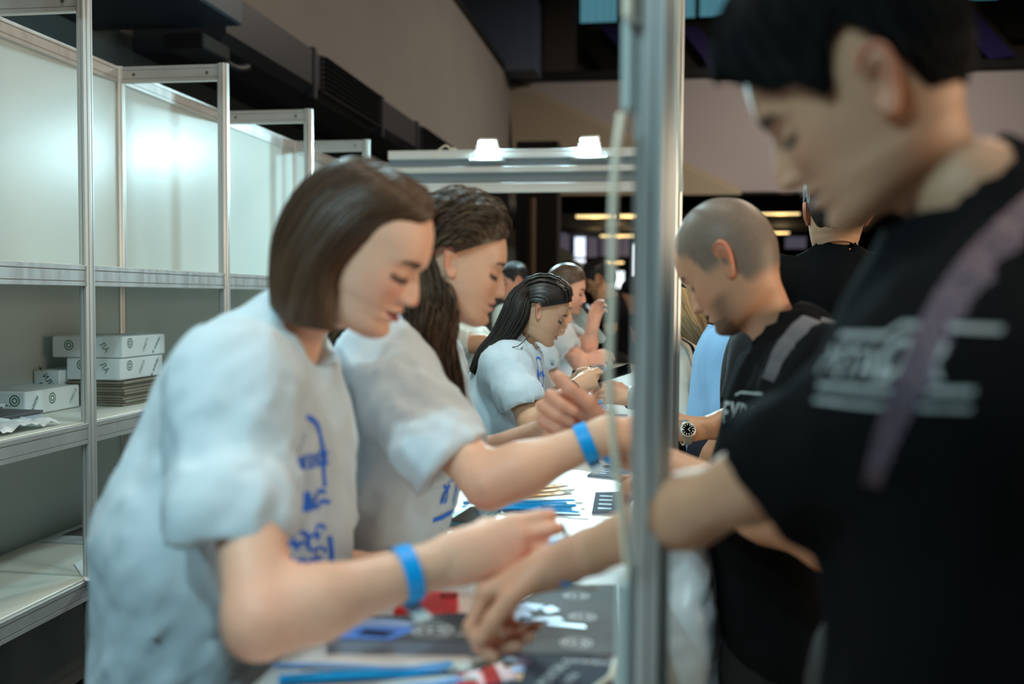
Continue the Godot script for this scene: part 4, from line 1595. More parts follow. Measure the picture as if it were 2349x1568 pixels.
func girl_phone() -> void:
	var t := person("person with long straight dark hair looking down at a phone, in a white T-shirt", Vector3(-0.5544, 1.063, -3.4))
	var skin := Color(0.74, 0.41, 0.255)
	var h := head_frame(Vector3(-0.4205, 1.491, -3.4), -10, 23, 0, 0.93)
	var J := {f = Vector3(0.98, 0, -0.15).normalized(), up = Vector3(0.3, 0.95, 0), neck = Vector3(-0.4952, 1.366, -3.42), chest = Vector3(-0.5372, 1.235, -3.42), waist = Vector3(-0.5737, 1.144, -3.42), hem = Vector3(-0.6377, 0.9419, -3.42),
		sh_r = Vector3(-0.5184, 1.309, -3.26), el_r = Vector3(-0.4137, 1.15, -3.12), sh_l = Vector3(-0.5131, 1.298, -3.58), el_l = Vector3(-0.4367, 1.14, -3.62), cuff_r = Vector3(-0.4463, 1.202, -3.16), cuffn_r = Vector3(0.35, -0.94, 0.1), neck_axis = Vector3(0.6, 0.8, 0.0)}
	var wr := Vector3(-0.2876, 1.247, -3.22)
	var wl := Vector3(-0.2975, 1.254, -3.5)
	var mb := MB.new()
	head(mb, h, {skin = skin, nose = 0.024, tip = -0.026, lip = Color(0.38, 0.13, 0.12), brow = Color(0.03, 0.02, 0.015), blush = 0.4, jaw = 0.96, neck_r = 0.88, wide = 0.97, per = 5, around = 36}, J.neck - Vector3(0.01, 0.02, 0))
	var b := Sdf.new()
	torso(b, J, 0.92)
	arm(b, J.sh_r, J.el_r, wr, 0.95)
	arm(b, J.sh_l, J.el_l, wl, 0.92)
	b.into(mb, 0.012, limbs_color(skin, []))
	var s := Sdf.new()
	hand(s, wr, Vector3(-0.22, 1.284, -3.26) - wr, Vector3(-0.1, 0.35, 0.95), -1.0, 0.93, [[20, 40, 25, 2], [24, 46, 25, 0], [34, 50, 25, -2], [40, 55, 25, -4]], [Vector3(0.5, 0.85, -0.3), Vector3(0.1, 1, -0.25), Vector3(0.0, 1, 0.0)], J.el_r.lerp(wr, 0.8), [])
	s.into(mb, 0.005, limbs_color(skin, []))
	s = Sdf.new()
	hand(s, wl, Vector3(-0.2219, 1.283, -3.42) - wl, Vector3(0.0, 0.2, -1), 1.0, 0.92, [[20, 40, 25, 2], [24, 46, 25, 0], [34, 50, 25, -2], [40, 55, 25, -4]], [Vector3(0.5, 0.85, -0.3), Vector3(0.1, 1, -0.25), Vector3(0.0, 1, 0.0)], J.el_l.lerp(wl, 0.8), [])
	s.into(mb, 0.005, limbs_color(skin, []))
	part("body", mb, M.skin, t)
	var q := tee(J, {r = [0.160, 0.162, 0.160, 0.073, 0.078, 0.072, 0.064, 0.058], hole = 0.016, deep = 1.3, hem_n = Vector3(0, -1, 0)})
	q.warp = func(p: Vector3) -> float:
		return fold(p, 0.0095, 8.0, Vector3(0.3, 0.95, 0.1)) + fold(p, 0.0050, 13.0, Vector3(0.6, -0.7, 0.3)) - 0.003
	mb = MB.new()
	q.into(mb, 0.013)
	var shirt := part("t_shirt", mb, M.tee, t, "white T-shirt with blue print")
	mb = MB.new()
	print_on(mb, q, Vector3(-0.4315, 1.251, -3.36), Vector3(0.2, 0.0, -0.98).normalized(), Vector3(-0.1, 0.99, 0), staff_print())
	part("print", mb, M.ink, shirt, "blue print")
	legs(t, Vector3(-0.6619, 0.9532, -3.44), J.f, M.grey_cloth, 0.085, 0.085)
	wristband(t, J.el_r.lerp(wr, 0.93), wr - J.el_r, 0.030, 0.029, Vector3.UP, 0.022, M.band)
	wristband(t, J.el_r.lerp(wr, 1.03), wr - J.el_r, 0.030, 0.027, Vector3.UP, 0.010, M.shoe, false, "bracelet")
	mb = MB.new()
	var ctr := h.w(-0.01, 0.02, 0)
	var d1 := Color(0.006, 0.0045, 0.004)
	var d2 := Color(0.030, 0.022, 0.018)
	hair(mb, swept.bind(h, 0.014, 105.0), 200, 30, d1, d2, 0.003, 31, true, ctr)
	for i in 6:  # plaited rows over the top
		var pth := PackedVector3Array()
		for j in 24:
			var x := j / 23.0
			pth.append(swept(0.30 + 0.075 * i, x * 0.85, h, 0.019 + 0.002 * sin(j * 2.4), 105.0))
		mb.col = d2
		mb.tube(pth, 0.0035, 6)
	mb.col = Color.WHITE
	var tail := [h.w(-0.02, 0.10, 0.0), h.w(-0.085, 0.035, 0.01), h.w(-0.085, -0.05, 0.03), Vector3(-0.5468, 1.407, -3.34), Vector3(-0.6001, 1.352, -3.32), Vector3(-0.6379, 1.291, -3.33)]
	var tr := [0.020, 0.062, 0.072, 0.062, 0.048, 0.030]
	hair(mb, bundle.bind(tail, tr, Vector3(0.3, 0, 1), 0.62), 200, 40, d1, d2, 0.004, 33, false, tail[2])
	locks(mb, bundle.bind(tail, tr, Vector3(0.3, 0, 1), 0.64), 260, 20, 0.0016, d1, Color(0.05, 0.038, 0.032), 34, tail[2], 0.05, 0.004)
	for g: Array in [[Vector3(-0.4576, 1.383, -3.24), Vector3(-0.4805, 1.355, -3.22), Vector3(-0.5092, 1.311, -3.23)], [Vector3(-0.4375, 1.419, -3.25), Vector3(-0.4692, 1.388, -3.22), Vector3(-0.498, 1.376, -3.22), Vector3(-0.5299, 1.324, -3.24)]]:
		mb.col = d1
		mb.tube(smooth_path(g, 8), 0.0016, 5)
	part("hair", mb, M.hair, t, "long straight dark hair")


func man_bald() -> void:
	var t := person("bearded person with a shaved head in a black T-shirt holding out a wrist", Vector3(0.228, 1.127, -1.9))
	var skin := Color(0.68, 0.355, 0.215)
	var h := head_frame(Vector3(0.1243, 1.607, -1.9), 205, 34, -4, 1.0)
	var J := {f = Vector3(-0.93, 0, -0.36).normalized(), up = Vector3(-0.25, 0.97, 0), neck = Vector3(0.2361, 1.453, -1.92), chest = Vector3(0.2609, 1.3, -1.9), waist = Vector3(0.2509, 1.169, -1.9), hem = Vector3(0.2761, 0.8243, -1.92),
		sh_l = Vector3(0.2556, 1.406, -1.7), el_l = Vector3(0.2469, 1.193, -1.47), sh_r = Vector3(0.2379, 1.372, -2.1), el_r = Vector3(0.2206, 1.154, -2.15), neck_axis = Vector3(-0.65, 0.76, 0.0), cuff_l = Vector3(0.2333, 1.257, -1.53), cuffn_l = Vector3(-0.1, -0.95, 0.3)}
	var wl := Vector3(-0.0852, 1.305, -1.67)
	var wr := Vector3(0.0366, 1.175, -2.05)
	var stub := func(c: Color, p: Vector3) -> Color:
		# clipped hair on the scalp and the beard, with grain
		var g := 0.75 + 0.25 * noise(p, 1500.0)
		var line := lerpf(-0.05, 0.004, ramp(p.x, -0.03, -0.008))
		line = lerpf(line, 0.055, ramp(p.x, 0.024, 0.044))
		line = lerpf(line, 0.112, ramp(p.x, 0.050, 0.076))
		c = c.lerp(Color(0.15, 0.14, 0.12), (0.55 + 0.45 * g) * 0.95 * ramp(p.y - line, -0.014, 0.014))
		var as_ := absf(p.z)
		var beard := ramp(-p.y, 0.066, 0.078) * ramp(p.x, 0.030, 0.05) * (1.0 - ramp(-p.y, 0.118, 0.13))
		beard = maxf(beard, 0.8 * ramp(-p.y, 0.030, 0.052) * gs(p.x - 0.042 + 0.35 * (p.y + 0.05), 0.026) * ramp(as_, 0.022, 0.040) * (1.0 - ramp(-p.y, 0.105, 0.122)))
		beard = maxf(beard, 0.7 * gs(p.y + 0.044, 0.005) * ramp(p.x, 0.08, 0.09) * (1.0 - ramp(as_, 0.02, 0.03)))
		return c.lerp(Color(0.035, 0.026, 0.02), 0.95 * (0.25 + 0.75 * g) * beard)
	var mb := MB.new()
	head(mb, h, {skin = skin, nose = 0.027, tip = -0.028, nose_w = 1.12, brow = Color(0.05, 0.035, 0.025), lip = Color(0.36, 0.17, 0.14), blush = 0.6, chin = 0.004, neck_r = 1.12, ear = 1.14, ear_out = 0.45, ear_f = -0.004, paint = stub}, J.neck - Vector3(-0.01, 0.03, 0))
	var b := Sdf.new()
	torso(b, J, 1.1)
	arm(b, J.sh_l, J.el_l, wl, 0.98)
	arm(b, J.sh_r, J.el_r, wr, 1.1)
	b.into(mb, 0.012, limbs_color(skin, [[J.el_l, 0.15, 0.05]]))
	var s := Sdf.new()
	var nails := []
	hand(s, wl, Vector3(-0.1834, 1.351, -1.675) - wl, Vector3(-0.30, 0.22, -1), -1.0, 1.15, [[62, 88, 28, 4], [66, 90, 28, 1], [70, 90, 28, -3], [74, 88, 28, -7]], [Vector3(0.55, 0.75, -0.45), Vector3(0.22, 1, -0.25), Vector3(0.35, 1, 0.05)], J.el_l.lerp(wl, 0.8), nails)
	var s2 := Sdf.new()
	hand(s2, wr, Vector3(-0.016, 1.191, -2) - wr, Vector3(-0.25, 0.9, 0), 1.0, 1.0, [[30, 40, 28, 3], [30, 40, 28, 0], [30, 40, 28, -2], [34, 44, 28, -4]], [Vector3(0.75, 0.6, 0.0), Vector3(0.35, 1, 0), Vector3(0.25, 1, 0)], J.el_r.lerp(wr, 0.8), [])
	s2.into(mb, 0.006, limbs_color(skin, []))
	s.into(mb, 0.0035, limbs_color(Color(0.74, 0.37, 0.25), [[Vector3(-0.2011, 1.337, -1.7), 0.12, 0.03]]))
	part("body", mb, M.skin, t)
	var q := tee(J, {r = [0.195, 0.205, 0.20, 0.085, 0.088, 0.084, 0.076, 0.066], deep = 1.35, hem_n = Vector3(0, -1, 0)})
	q.warp = func(p: Vector3) -> float:
		return fold(p, 0.008, 7.0, Vector3(0.3, 0.95, 0.1)) - 0.002
	mb = MB.new()
	q.into(mb, 0.013)
	var shirt := part("t_shirt", mb, M.black, t, "black T-shirt with white print")
	mb = MB.new()
	print_on(mb, q, Vector3(0.1413, 1.347, -1.72), Vector3(0.62, 0.0, 0.78).normalized(), Vector3(0.12, 0.98, -0.1).normalized(), [["text", "EXPOZIT", Vector2(0.0, 0.0), 0.042], ["line", [Vector2(-0.07, 0.034), Vector2(-0.055, 0.040), Vector2(0.06, 0.040)], 0.004],
		["line", [Vector2(-0.07, -0.034), Vector2(0.05, -0.034)], 0.004], ["line", [Vector2(-0.07, -0.048), Vector2(0.03, -0.048)], 0.003]])
	part("print", mb, M.ink_white, shirt, "white lettering")
	legs(t, Vector3(0.2713, 0.8636, -1.95), J.f, M.black_trousers, 0.10, 0.095)
	# grey strap over the shoulder
	mb = MB.new()
	var sp := PackedVector3Array()
	var sw := PackedVector3Array()
	for c: Vector3 in smooth_path([Vector3(0.2863, 1.532, -1.8), Vector3(0.2421, 1.52, -1.68), Vector3(0.2072, 1.503, -1.62), Vector3(0.1834, 1.475, -1.6), Vector3(0.1728, 1.44, -1.6), Vector3(0.1713, 1.415, -1.62)], 6):
		sp.append(q.hit(c + Vector3(-0.03, 0.06, 0.12), Vector3(0.2, -0.4, -0.9).normalized(), 0.5) + Vector3(-0.001, 0.002, 0.004))
	for i in sp.size():
		var d := (sp[mini(i + 1, sp.size() - 1)] - sp[maxi(i - 1, 0)]).normalized()
		sw.append(d.cross(Vector3(-0.2, 0.4, 0.9)).normalized() * 0.016)
	mb.ribbon(sp, sw, 0.003)
	part("shoulder_strap", mb, M.grey_cloth, t, "grey strap")
	wristband(t, J.el_l.lerp(wl, 0.955), wl - J.el_l, 0.037, 0.035, Vector3.UP, 0.021, M.band)


func man_near() -> void:
	var t := person("short-haired person in a black T-shirt with a patterned strap, close to the camera", Vector3(0.239, 1.238, -0.9))
	var skin := Color(0.60, 0.335, 0.21)
	var h := head_frame(Vector3(0.1832, 1.739, -0.98), 195, 33, -7, 1.0)
	var J := {f = Vector3(-0.99, 0, -0.1).normalized(), up = Vector3(-0.3, 0.95, 0), neck = Vector3(0.2835, 1.621, -0.97), chest = Vector3(0.2753, 1.429, -0.95), waist = Vector3(0.2831, 1.344, -0.95), hem = Vector3(0.283, 1.06, -0.95),
		sh_l = Vector3(0.2285, 1.464, -0.83), el_l = Vector3(0.0876, 1.361, -1.01), sh_r = Vector3(0.3509, 1.503, -1.15), el_r = Vector3(0.3174, 1.304, -1.25), neck_axis = Vector3(-0.62, 0.78, 0.0), cuff_l = Vector3(0.0955, 1.376, -0.985), cuffn_l = Vector3(-0.74, -0.60, -0.25)}
	var wl := Vector3(-0.1233, 1.22, -1.2)
	var wr := Vector3(0.2351, 1.157, -1.28)
	var mb := MB.new()
	head(mb, h, {skin = skin, nose = 0.026, tip = -0.028, nose_w = 1.1, brow = Color(0.012, 0.010, 0.009), brow_w = 1.3, lip = Color(0.34, 0.15, 0.13), blush = 0.7, chin = 0.002, jaw = 1.06, neck_r = 1.0, ear = 1.05, ear_out = 0.40, ear_u = -0.008, per = 8, around = 52}, J.neck - Vector3(-0.01, 0.03, 0))
	var b := Sdf.new()
	torso(b, J, 1.1)
	arm(b, J.sh_l, J.el_l, wl, 0.86)
	arm(b, J.sh_r, J.el_r, wr, 1.1)
	b.into(mb, 0.011, limbs_color(skin, []))
	var s := Sdf.new()
	hand(s, wl, Vector3(-0.1944, 1.185, -1.2) - wl, Vector3(-0.42, 0.75, -0.35), -1.0, 1.06, [[44, 52, 30, 3], [58, 66, 35, 0], [64, 70, 35, -2], [66, 70, 35, -4]], [Vector3(0.42, 0.75, -0.30), Vector3(0.06, 0.86, -0.48), Vector3(0.0, 0.86, -0.52)], J.el_l.lerp(wl, 0.8), [])
	s.into(mb, 0.0034, limbs_color(Color(0.64, 0.34, 0.225), [[Vector3(-0.2326, 1.134, -1.2), 0.25, 0.025]]))
	part("body", mb, M.skin, t)
	var q := tee(J, {r = [0.195, 0.185, 0.20, 0.066, 0.068, 0.061, 0.068, 0.060], hole = 0.012, deep = 1.5, hem_n = Vector3(0, -1, 0)})
	q.warp = func(p: Vector3) -> float:
		return fold(p, 0.012, 5.0, Vector3(0.3, 0.95, 0.1)) - 0.002
	mb = MB.new()
	q.into(mb, 0.013)
	var shirt := part("t_shirt", mb, M.black, t, "black T-shirt with white print")
	mb = MB.new()
	print_on(mb, q, Vector3(0.1799, 1.496, -0.8), Vector3(0.62, 0.0, 0.78).normalized(), Vector3(0.05, 0.99, 0).normalized(), [["text", "PETAL", Vector2(-0.030, 0.0), 0.024], ["text", "OR", Vector2(0.028, 0.006), 0.030], ["line", [Vector2(-0.068, 0.021), Vector2(-0.005, 0.022), Vector2(0.005, 0.031), Vector2(0.075, 0.030)], 0.0045],
		["line", [Vector2(-0.068, -0.021), Vector2(0.0, -0.019), Vector2(0.075, -0.014)], 0.0045], ["line", [Vector2(-0.068, -0.033), Vector2(0.0, -0.031), Vector2(0.075, -0.026)], 0.0035]])
	part("print", mb, M.ink_white, shirt, "white lettering")
	legs(t, Vector3(0.2877, 1.119, -1), J.f, M.black_trousers, 0.10, 0.095)
	# patterned strap across the chest
	mb = MB.new()
	var sp := PackedVector3Array()
	var sw := PackedVector3Array()
	for c: Vector3 in smooth_path([Vector3(0.2871, 1.627, -0.8), Vector3(0.2603, 1.601, -0.8), Vector3(0.2333, 1.569, -0.8), Vector3(0.2093, 1.529, -0.8), Vector3(0.1882, 1.482, -0.8), Vector3(0.1758, 1.438, -0.82), Vector3(0.1711, 1.394, -0.85)], 8):
		var ray := Vector3(c.x, c.y - 1.546, c.z).normalized()
		sp.append(q.hit(c - ray * 0.15, ray, 0.6) - ray * 0.006)
	for i in sp.size():
		var d := (sp[mini(i + 1, sp.size() - 1)] - sp[maxi(i - 1, 0)]).normalized()
		var ray := (sp[i] - Vector3(0, 1.546, 0)).normalized()
		sw.append(d.cross(-ray).normalized() * lerpf(0.0145, 0.007, ramp(float(i), 20.0, 48.0)))
	mb.ribbon(sp, sw, 0.003)
	part("shoulder_strap", mb, M.strap, t, "purple and grey patterned strap")
	wristband(t, J.el_l.lerp(wl, 0.965), wl - J.el_l, 0.0290, 0.0275, Vector3.UP, 0.021, M.band)
	mb = MB.new()
	var ctr := h.w(-0.01, 0.02, 0)
	hair(mb, crop.bind(h, 0.026, 0.010, 2.0), 400, 40, Color(0.004, 0.004, 0.004), Color(0.014, 0.014, 0.015), 0.005, 41, true, ctr)
	locks(mb, crop.bind(h, 0.027, 0.010, 4.0), 700, 10, 0.0012, Color(0.004, 0.004, 0.004), Color(0.02, 0.02, 0.022), 42, ctr, 0.02, 0.008, 0.15, 1.03)
	part("hair", mb, M.hair_dull, t, "short black hair")


# ---------------------------------------------------------------- things on the table and the shelves
func letters(mb: MB, o: Vector3, right: Vector3, up: Vector3, words: String, h: float, bold := true) -> void:
	var n := right.cross(up).normalized() * 0.0005
	for tr: PackedVector2Array in text_tris(words, h, bold):
		mb.face([o + right * tr[0].x + up * tr[0].y + n, o + right * tr[1].x + up * tr[1].y + n, o + right * tr[2].x + up * tr[2].y + n])


func ring(mb: MB, o: Vector3, right: Vector3, up: Vector3, rx: float, ry: float, w: float) -> void:
	var n := right.cross(up).normalized() * 0.0005
	var g := PackedVector3Array()
	for i in 29:
		var th := TAU * i / 28
		g.append_array([o + n + right * cos(th) * (rx - w) + up * sin(th) * (ry - w), o + n + right * cos(th) * rx + up * sin(th) * ry])
	mb.grid(g, 2, 29, false, true)


func patch(mb: MB, o: Vector3, right: Vector3, up: Vector3, pts: Array, lift := 0.0004) -> void:  # flat convex patch, points counter-clockwise in (right, up)
	var n := right.cross(up).normalized() * lift
	var q := []
	for p: Vector2 in pts:
		q.append(o + right * p.x + up * p.y + n)
	q.reverse()
	mb.face(q)


# block between four base corners (clockwise from above) and a height
func block(c: Array, y0: float, y1: float, cut := 0.0) -> MB:
	var mb := MB.new()
	var top := []
	var low := []
	var m := Vector3.ZERO
	for p: Vector3 in c:
		m += p / c.size()
	for p: Vector3 in c:
		top.append(Vector3(p.x, y1, p.z))
		low.append(Vector3(p.x, y0, p.z))
	var ins := []
	for p: Vector3 in top:
		ins.append(p + (Vector3(m.x, p.y, m.z) - p).normalized() * cut)
	mb.face(ins)
	for i in c.size():
		var j := (i + 1) % c.size()
		var a: Vector3 = top[i] - Vector3(0, cut, 0)
		var b: Vector3 = top[j] - Vector3(0, cut, 0)
		if cut > 0.0:
			mb.face([ins[i], a, b, ins[j]])
		mb.face([a, low[i], low[j], b])
	low.reverse()
	mb.face(low)
	return mb


func strip(a: Vector3, b: Vector3, w: float, m: Material, label: String, group: String, bend := 0.0, mark := "") -> void:
	var t := thing("wristband_strip", label, "wristband", a, group)
	var d := (b - a).normalized()
	var s := d.cross(Vector3.UP).normalized()
	var path := PackedVector3Array()
	var wide := PackedVector3Array()
	for i in 13:
		var x := i / 12.0
		path.append(a.lerp(b, x) + s * bend * sin(x * PI) + Vector3(0, 0.0015 + 0.002 * absf(sin(x * 5.0)), 0))
		wide.append(s * w / 2)
	var mb := MB.new()
	mb.ribbon(path, wide, 0.0008)
	part("band", mb, m, t)
	mb = MB.new()
	mb.ribbon(PackedVector3Array([path[12], path[12] + d * 0.02]), PackedVector3Array([s * w * 0.5, s * w * 0.5]), 0.0006)
	part("adhesive_end", mb, M.band_white, t)
	if mark:
		mb = MB.new()
		letters(mb, path[9] + Vector3(0, 0.001, 0), d, -s if (-s).dot(Vector3.FORWARD) > 0 else s, mark, w * 0.5)
		part("print", mb, M.print_black, t)


func ream(lo: Vector3, hi: Vector3, label: String, sd: int) -> void:
	var t := thing("paper_ream", label, "paper ream", Vector3((lo.x + hi.x) / 2, lo.y, (lo.z + hi.z) / 2), "wrapped paper reams on the shelf")
	var mb := bx(lo, hi, 0.004)
	part("wrapper", mb, M.ream, t)
	rng.seed = sd
	var pr := MB.new()
	# faces seen: towards the aisle (+x) and towards the camera (+z)
	for side in 2:
		var o := Vector3(hi.x, (lo.y + hi.y) / 2, hi.z) if side == 0 else Vector3(lo.x, (lo.y + hi.y) / 2, hi.z)
		var right := Vector3(0, 0, -1) if side == 0 else Vector3(1, 0, 0)
		var wide := hi.z - lo.z if side == 0 else hi.x - lo.x
		var h := hi.y - lo.y
		var n := 3 if side == 0 else 2
		for i in n:
			var x := wide * (i + 0.5) / n + rng.randf_range(-0.012, 0.012)
			var a := rng.randf_range(0.75, 1.05) * (1.0 if side == 0 else -1.0)
			var r2 := right * cos(a) + Vector3.UP * sin(a)
			var u2 := -right * sin(a) + Vector3.UP * cos(a)
			var c := o + right * x + Vector3.UP * rng.randf_range(-0.1, 0.1) * h
			var k := (i + sd) % 3
			if k == 0:
				letters(pr, c, r2, u2, "ИЛИМ", h * 0.17)
				patch(pr, c - r2 * h * 0.55, r2, u2, [Vector2(-0.010, 0), Vector2(0, -0.006), Vector2(0.008, 0), Vector2(0, 0.006)])
			elif k == 1:
				ring(pr, c + Vector3(0, h * 0.1, 0), right, Vector3.UP, h * 0.24, h * 0.24, h * 0.05)
				ring(pr, c + Vector3(0, h * 0.1, 0), right, Vector3.UP, h * 0.13, h * 0.13, h * 0.05)
			else:
				letters(pr, c, r2, u2, ["ОМЕГА", "ЛА"][side], h * [0.17, 0.3][side], false)
	part("print", pr, M.green_ink, t, "green print").set_meta("kind", "stuff")


func flyer_print(t: Node3D, o: Vector3, right: Vector3, up: Vector3, sc: float) -> void:
	var pr := MB.new()
	ring(pr, o, right, up, 0.034 * sc, 0.034 * sc, 0.004 * sc)
	letters(pr, o, right, up, "GS", 0.034 * sc)
	part("emblem", pr, M.print_silver, t, "pale oval emblem")


func build_props() -> void:
	M.ream = mat(Color(0.88, 0.92, 0.93), 0.35)
	M.green_ink = mat(Color(0.20, 0.40, 0.31), 0.5)
	M.print_black = mat(Color(0.06, 0.06, 0.10), 0.5)
	M.print_silver = mat(Color(0.68, 0.69, 0.70), 0.5)
	M.flyer = mat(Color(0.34, 0.34, 0.35), 0.6, 0.0, 0.3)
	M.flyer_blue = mat(Color(0.32, 0.55, 0.92), 0.3)
	M.flyer_light = mat(Color(0.60, 0.70, 0.88), 0.3)
	M.flyer_navy = mat(Color(0.14, 0.14, 0.22), 0.6, 0.0, 0.3)
	M.paper_edge = mat(Color(0.62, 0.67, 0.74), 0.7)
	M.paper = mat(Color(0.90, 0.92, 0.93), 0.6)
	M.red = mat(Color(0.88, 0.07, 0.04), 0.35)
	M.orange = mat(Color(0.95, 0.38, 0.05), 0.4)
	M.yellow = mat(Color(0.98, 0.72, 0.02), 0.4)
	M.violet = mat(Color(0.30, 0.14, 0.36), 0.4)
	M.phone_case = mat(Color(0.55, 0.84, 0.92), 0.35)
	M.glass_black = mat(Color(0.035, 0.032, 0.035), 0.06)
	M.magazine = mat(Color(0.48, 0.46, 0.40), 0.6)
	M.slip = mat(Color(0.80, 0.86, 0.88), 0.12)
	var y := TABLE
	# phone in its pale blue case
	var t := thing("smartphone", "smartphone in a pale blue case lying on the table", "phone", Vector3(-0.3993, 1.076, -2.078))
	part("case", block([Vector3(-0.4408, 1.08, -1.99), Vector3(-0.421, 1.08, -2.15), Vector3(-0.3505, 1.08, -2.144), Vector3(-0.3738, 1.08, -1.974)], y, y + 0.0115, 0.003), M.phone_case, t)
	var scr := block([Vector3(-0.4309, 1.087, -1.982), Vector3(-0.4132, 1.087, -2.12), Vector3(-0.3538, 1.087, -2.117), Vector3(-0.3737, 1.087, -1.969)], y + 0.011, y + 0.0121)
	part("screen", scr, M.glass_black, t)
	part("charging_port", bx(Vector3(-0.4121, 1.081, -1.963) + Vector3(-0.005, -0.0012, -0.001), Vector3(-0.4121, 1.081, -1.963) + Vector3(0.005, 0.0012, 0.0015)), M.print_black, t)
	# flat strips of wristbands
	var g := "flat blue wristband strips on the table"
	strip(Vector3(-0.4474, 1.077, -2.207), Vector3(-0.1981, 1.077, -2.268), 0.020, M.band_strip, "blue wristband strip, rearmost of the blue ones", g, 0.0, "сбор")
	strip(Vector3(-0.439, 1.078, -2.156), Vector3(-0.1887, 1.078, -2.207), 0.020, M.band_strip, "blue wristband strip, second from the back of the blue ones", g, 0.004, "pass")
	strip(Vector3(-0.4082, 1.079, -2.124), Vector3(-0.2567, 1.079, -2.143), 0.020, M.band_strip, "short blue wristband strip beside the phone", g, -0.004)
	strip(Vector3(-0.4278, 1.079, -2.174), Vector3(-0.2119, 1.079, -2.224), 0.024, M.band_strip, "blue wristband strip in the middle of the blue ones", g, 0.002)
	strip(Vector3(-0.3757, 1.081, -2.132), Vector3(-0.1939, 1.081, -2.157), 0.024, M.band_strip, "blue wristband strip ending below the others, nearest the dark flyers", g, -0.002)
	strip(Vector3(-0.3737, 1.081, -2.177), Vector3(-0.1739, 1.081, -2.123), 0.020, M.band_strip, "blue wristband strip lying aslant over the others", g, 0.006, "pass")
	g = "flat yellow wristband strips on the table"
	strip(Vector3(-0.3302, 1.077, -2.284), Vector3(-0.2335, 1.077, -2.36), 0.018, M.yellow, "yellow wristband strip in front, nearest the blue strips", g, 0.0, "G")
	strip(Vector3(-0.3216, 1.077, -2.333), Vector3(-0.2253, 1.077, -2.417), 0.018, M.yellow, "yellow wristband strip between the two other yellow ones", g, 0.0, "G")
	strip(Vector3(-0.3178, 1.077, -2.382), Vector3(-0.2457, 1.077, -2.459), 0.018, M.yellow, "yellow wristband strip farthest from the blue strips", g, 0.0, "G")
	var mb := MB.new()
	mb.tube(PackedVector3Array([Vector3(-0.2316, 1.08, -2.361), Vector3(-0.2161, 1.08, -2.375)]), 0.006, 10, 0.5)
	var o := part("pebble", mb, M.grey_plastic)
	tag(o, "small grey oval object beside the yellow strips", "clip")
	# strips and sheets on the near table
	g = "blue wristband strips in front of the bob-haired person"
	strip(Vector3(-0.4561, 1.079, -1.132), Vector3(-0.2563, 1.079, -1.208), 0.030, M.band_strip, "wide bright blue strip at the lower edge of the picture", g, 0.006)
	strip(Vector3(-0.4816, 1.08, -1.175), Vector3(-0.2593, 1.08, -1.196), 0.012, M.band_pale, "thin pale blue strip above the bright blue one", g, 0.0)
	strip(Vector3(-0.3197, 1.08, -1.114), Vector3(-0.2364, 1.08, -1.166), 0.014, M.band_pale, "short pale blue strip at the lower edge beside the magazine", g, 0.0)
	o = part("paper_sheet", block([Vector3(-0.4804, 1.078, -1.105), Vector3(-0.4663, 1.078, -1.233), Vector3(-0.2474, 1.078, -1.262), Vector3(-0.2123, 1.078, -1.124)], y, y + 0.0022), M.paper)
	tag(o, "white paper sheet under the blue strips at the lower edge", "paper")
	o = part("paper_sheet", block([Vector3(-0.183, 1.078, -1.596), Vector3(-0.1453, 1.078, -1.784), Vector3(-0.052, 1.078, -1.865), Vector3(-0.046, 1.078, -1.625)], y, y + 0.0012), M.paper)
	tag(o, "white paper sheet beside the post, under the forearm", "paper")
	# stack of glossy flyers
	t = thing("flyer_stack", "stack of grey and blue glossy flyers in front of the red box", "flyers", Vector3(-0.3522, 1.076, -1.336))
	var c := [Vector3(-0.4311, 1.097, -1.233), Vector3(-0.4314, 1.097, -1.327), Vector3(-0.2601, 1.097, -1.374), Vector3(-0.2186, 1.097, -1.26)]
	part("sheets", block(c, y, y + 0.020), M.paper_edge, t)
	var top := part("top_flyer", block(c, y + 0.020, y + 0.0215), M.flyer, t)
	var rt: Vector3 = (c[3] - c[0]).normalized()
	var up: Vector3 = Vector3.UP.cross(rt).normalized()
	var co: Vector3 = Vector3(0, y + 0.0215, 0) + Vector3(c[0].x, 0, c[0].z)
	mb = MB.new()
	patch(mb, co, rt, up, [Vector2(0.002, 0.002), Vector2(0.085, 0.002), Vector2(0.115, 0.045), Vector2(0.06, 0.075), Vector2(0.012, 0.055)])
	part("picture", mb, M.flyer_blue, top)
	mb = MB.new()
	patch(mb, co, rt, up, [Vector2(0.035, 0.018), Vector2(0.075, 0.012), Vector2(0.088, 0.030), Vector2(0.045, 0.038)], 0.0008)
	part("picture", mb, M.flyer_navy, top)
	mb = MB.new()
	patch(mb, co, rt, up, [Vector2(0.012, 0.050), Vector2(0.10, 0.050), Vector2(0.112, 0.068), Vector2(0.06, 0.085), Vector2(0.02, 0.08)], 0.0009)
	part("picture", mb, M.flyer_light, top)
	flyer_print(top, co + rt * 0.135 + up * 0.038, rt, up, 0.85)
	mb = MB.new()
	letters(mb, co + rt * 0.178 + up * 0.04, (rt * 0.3 + up).normalized(), (up * 0.3 - rt).normalized(), "pass", 0.016)
	part("lettering", mb, M.print_silver, top)
	# flyers in a clear sleeve
	t = thing("flyer_sheet", "grey flyers with three oval emblems spread beside the post", "flyers", Vector3(-0.1411, 1.076, -1.431))
	c = [Vector3(-0.2114, 1.079, -1.272), Vector3(-0.2174, 1.079, -1.466), Vector3(-0.1771, 1.079, -1.589), Vector3(-0.0725, 1.079, -1.612), Vector3(-0.0559, 1.079, -1.293)]
	var sheet := part("sheet", block(c, y, y + 0.003), M.flyer, t)
	rt = Vector3(1, 0, 0.06).normalized()
	up = Vector3.UP.cross(rt).normalized()
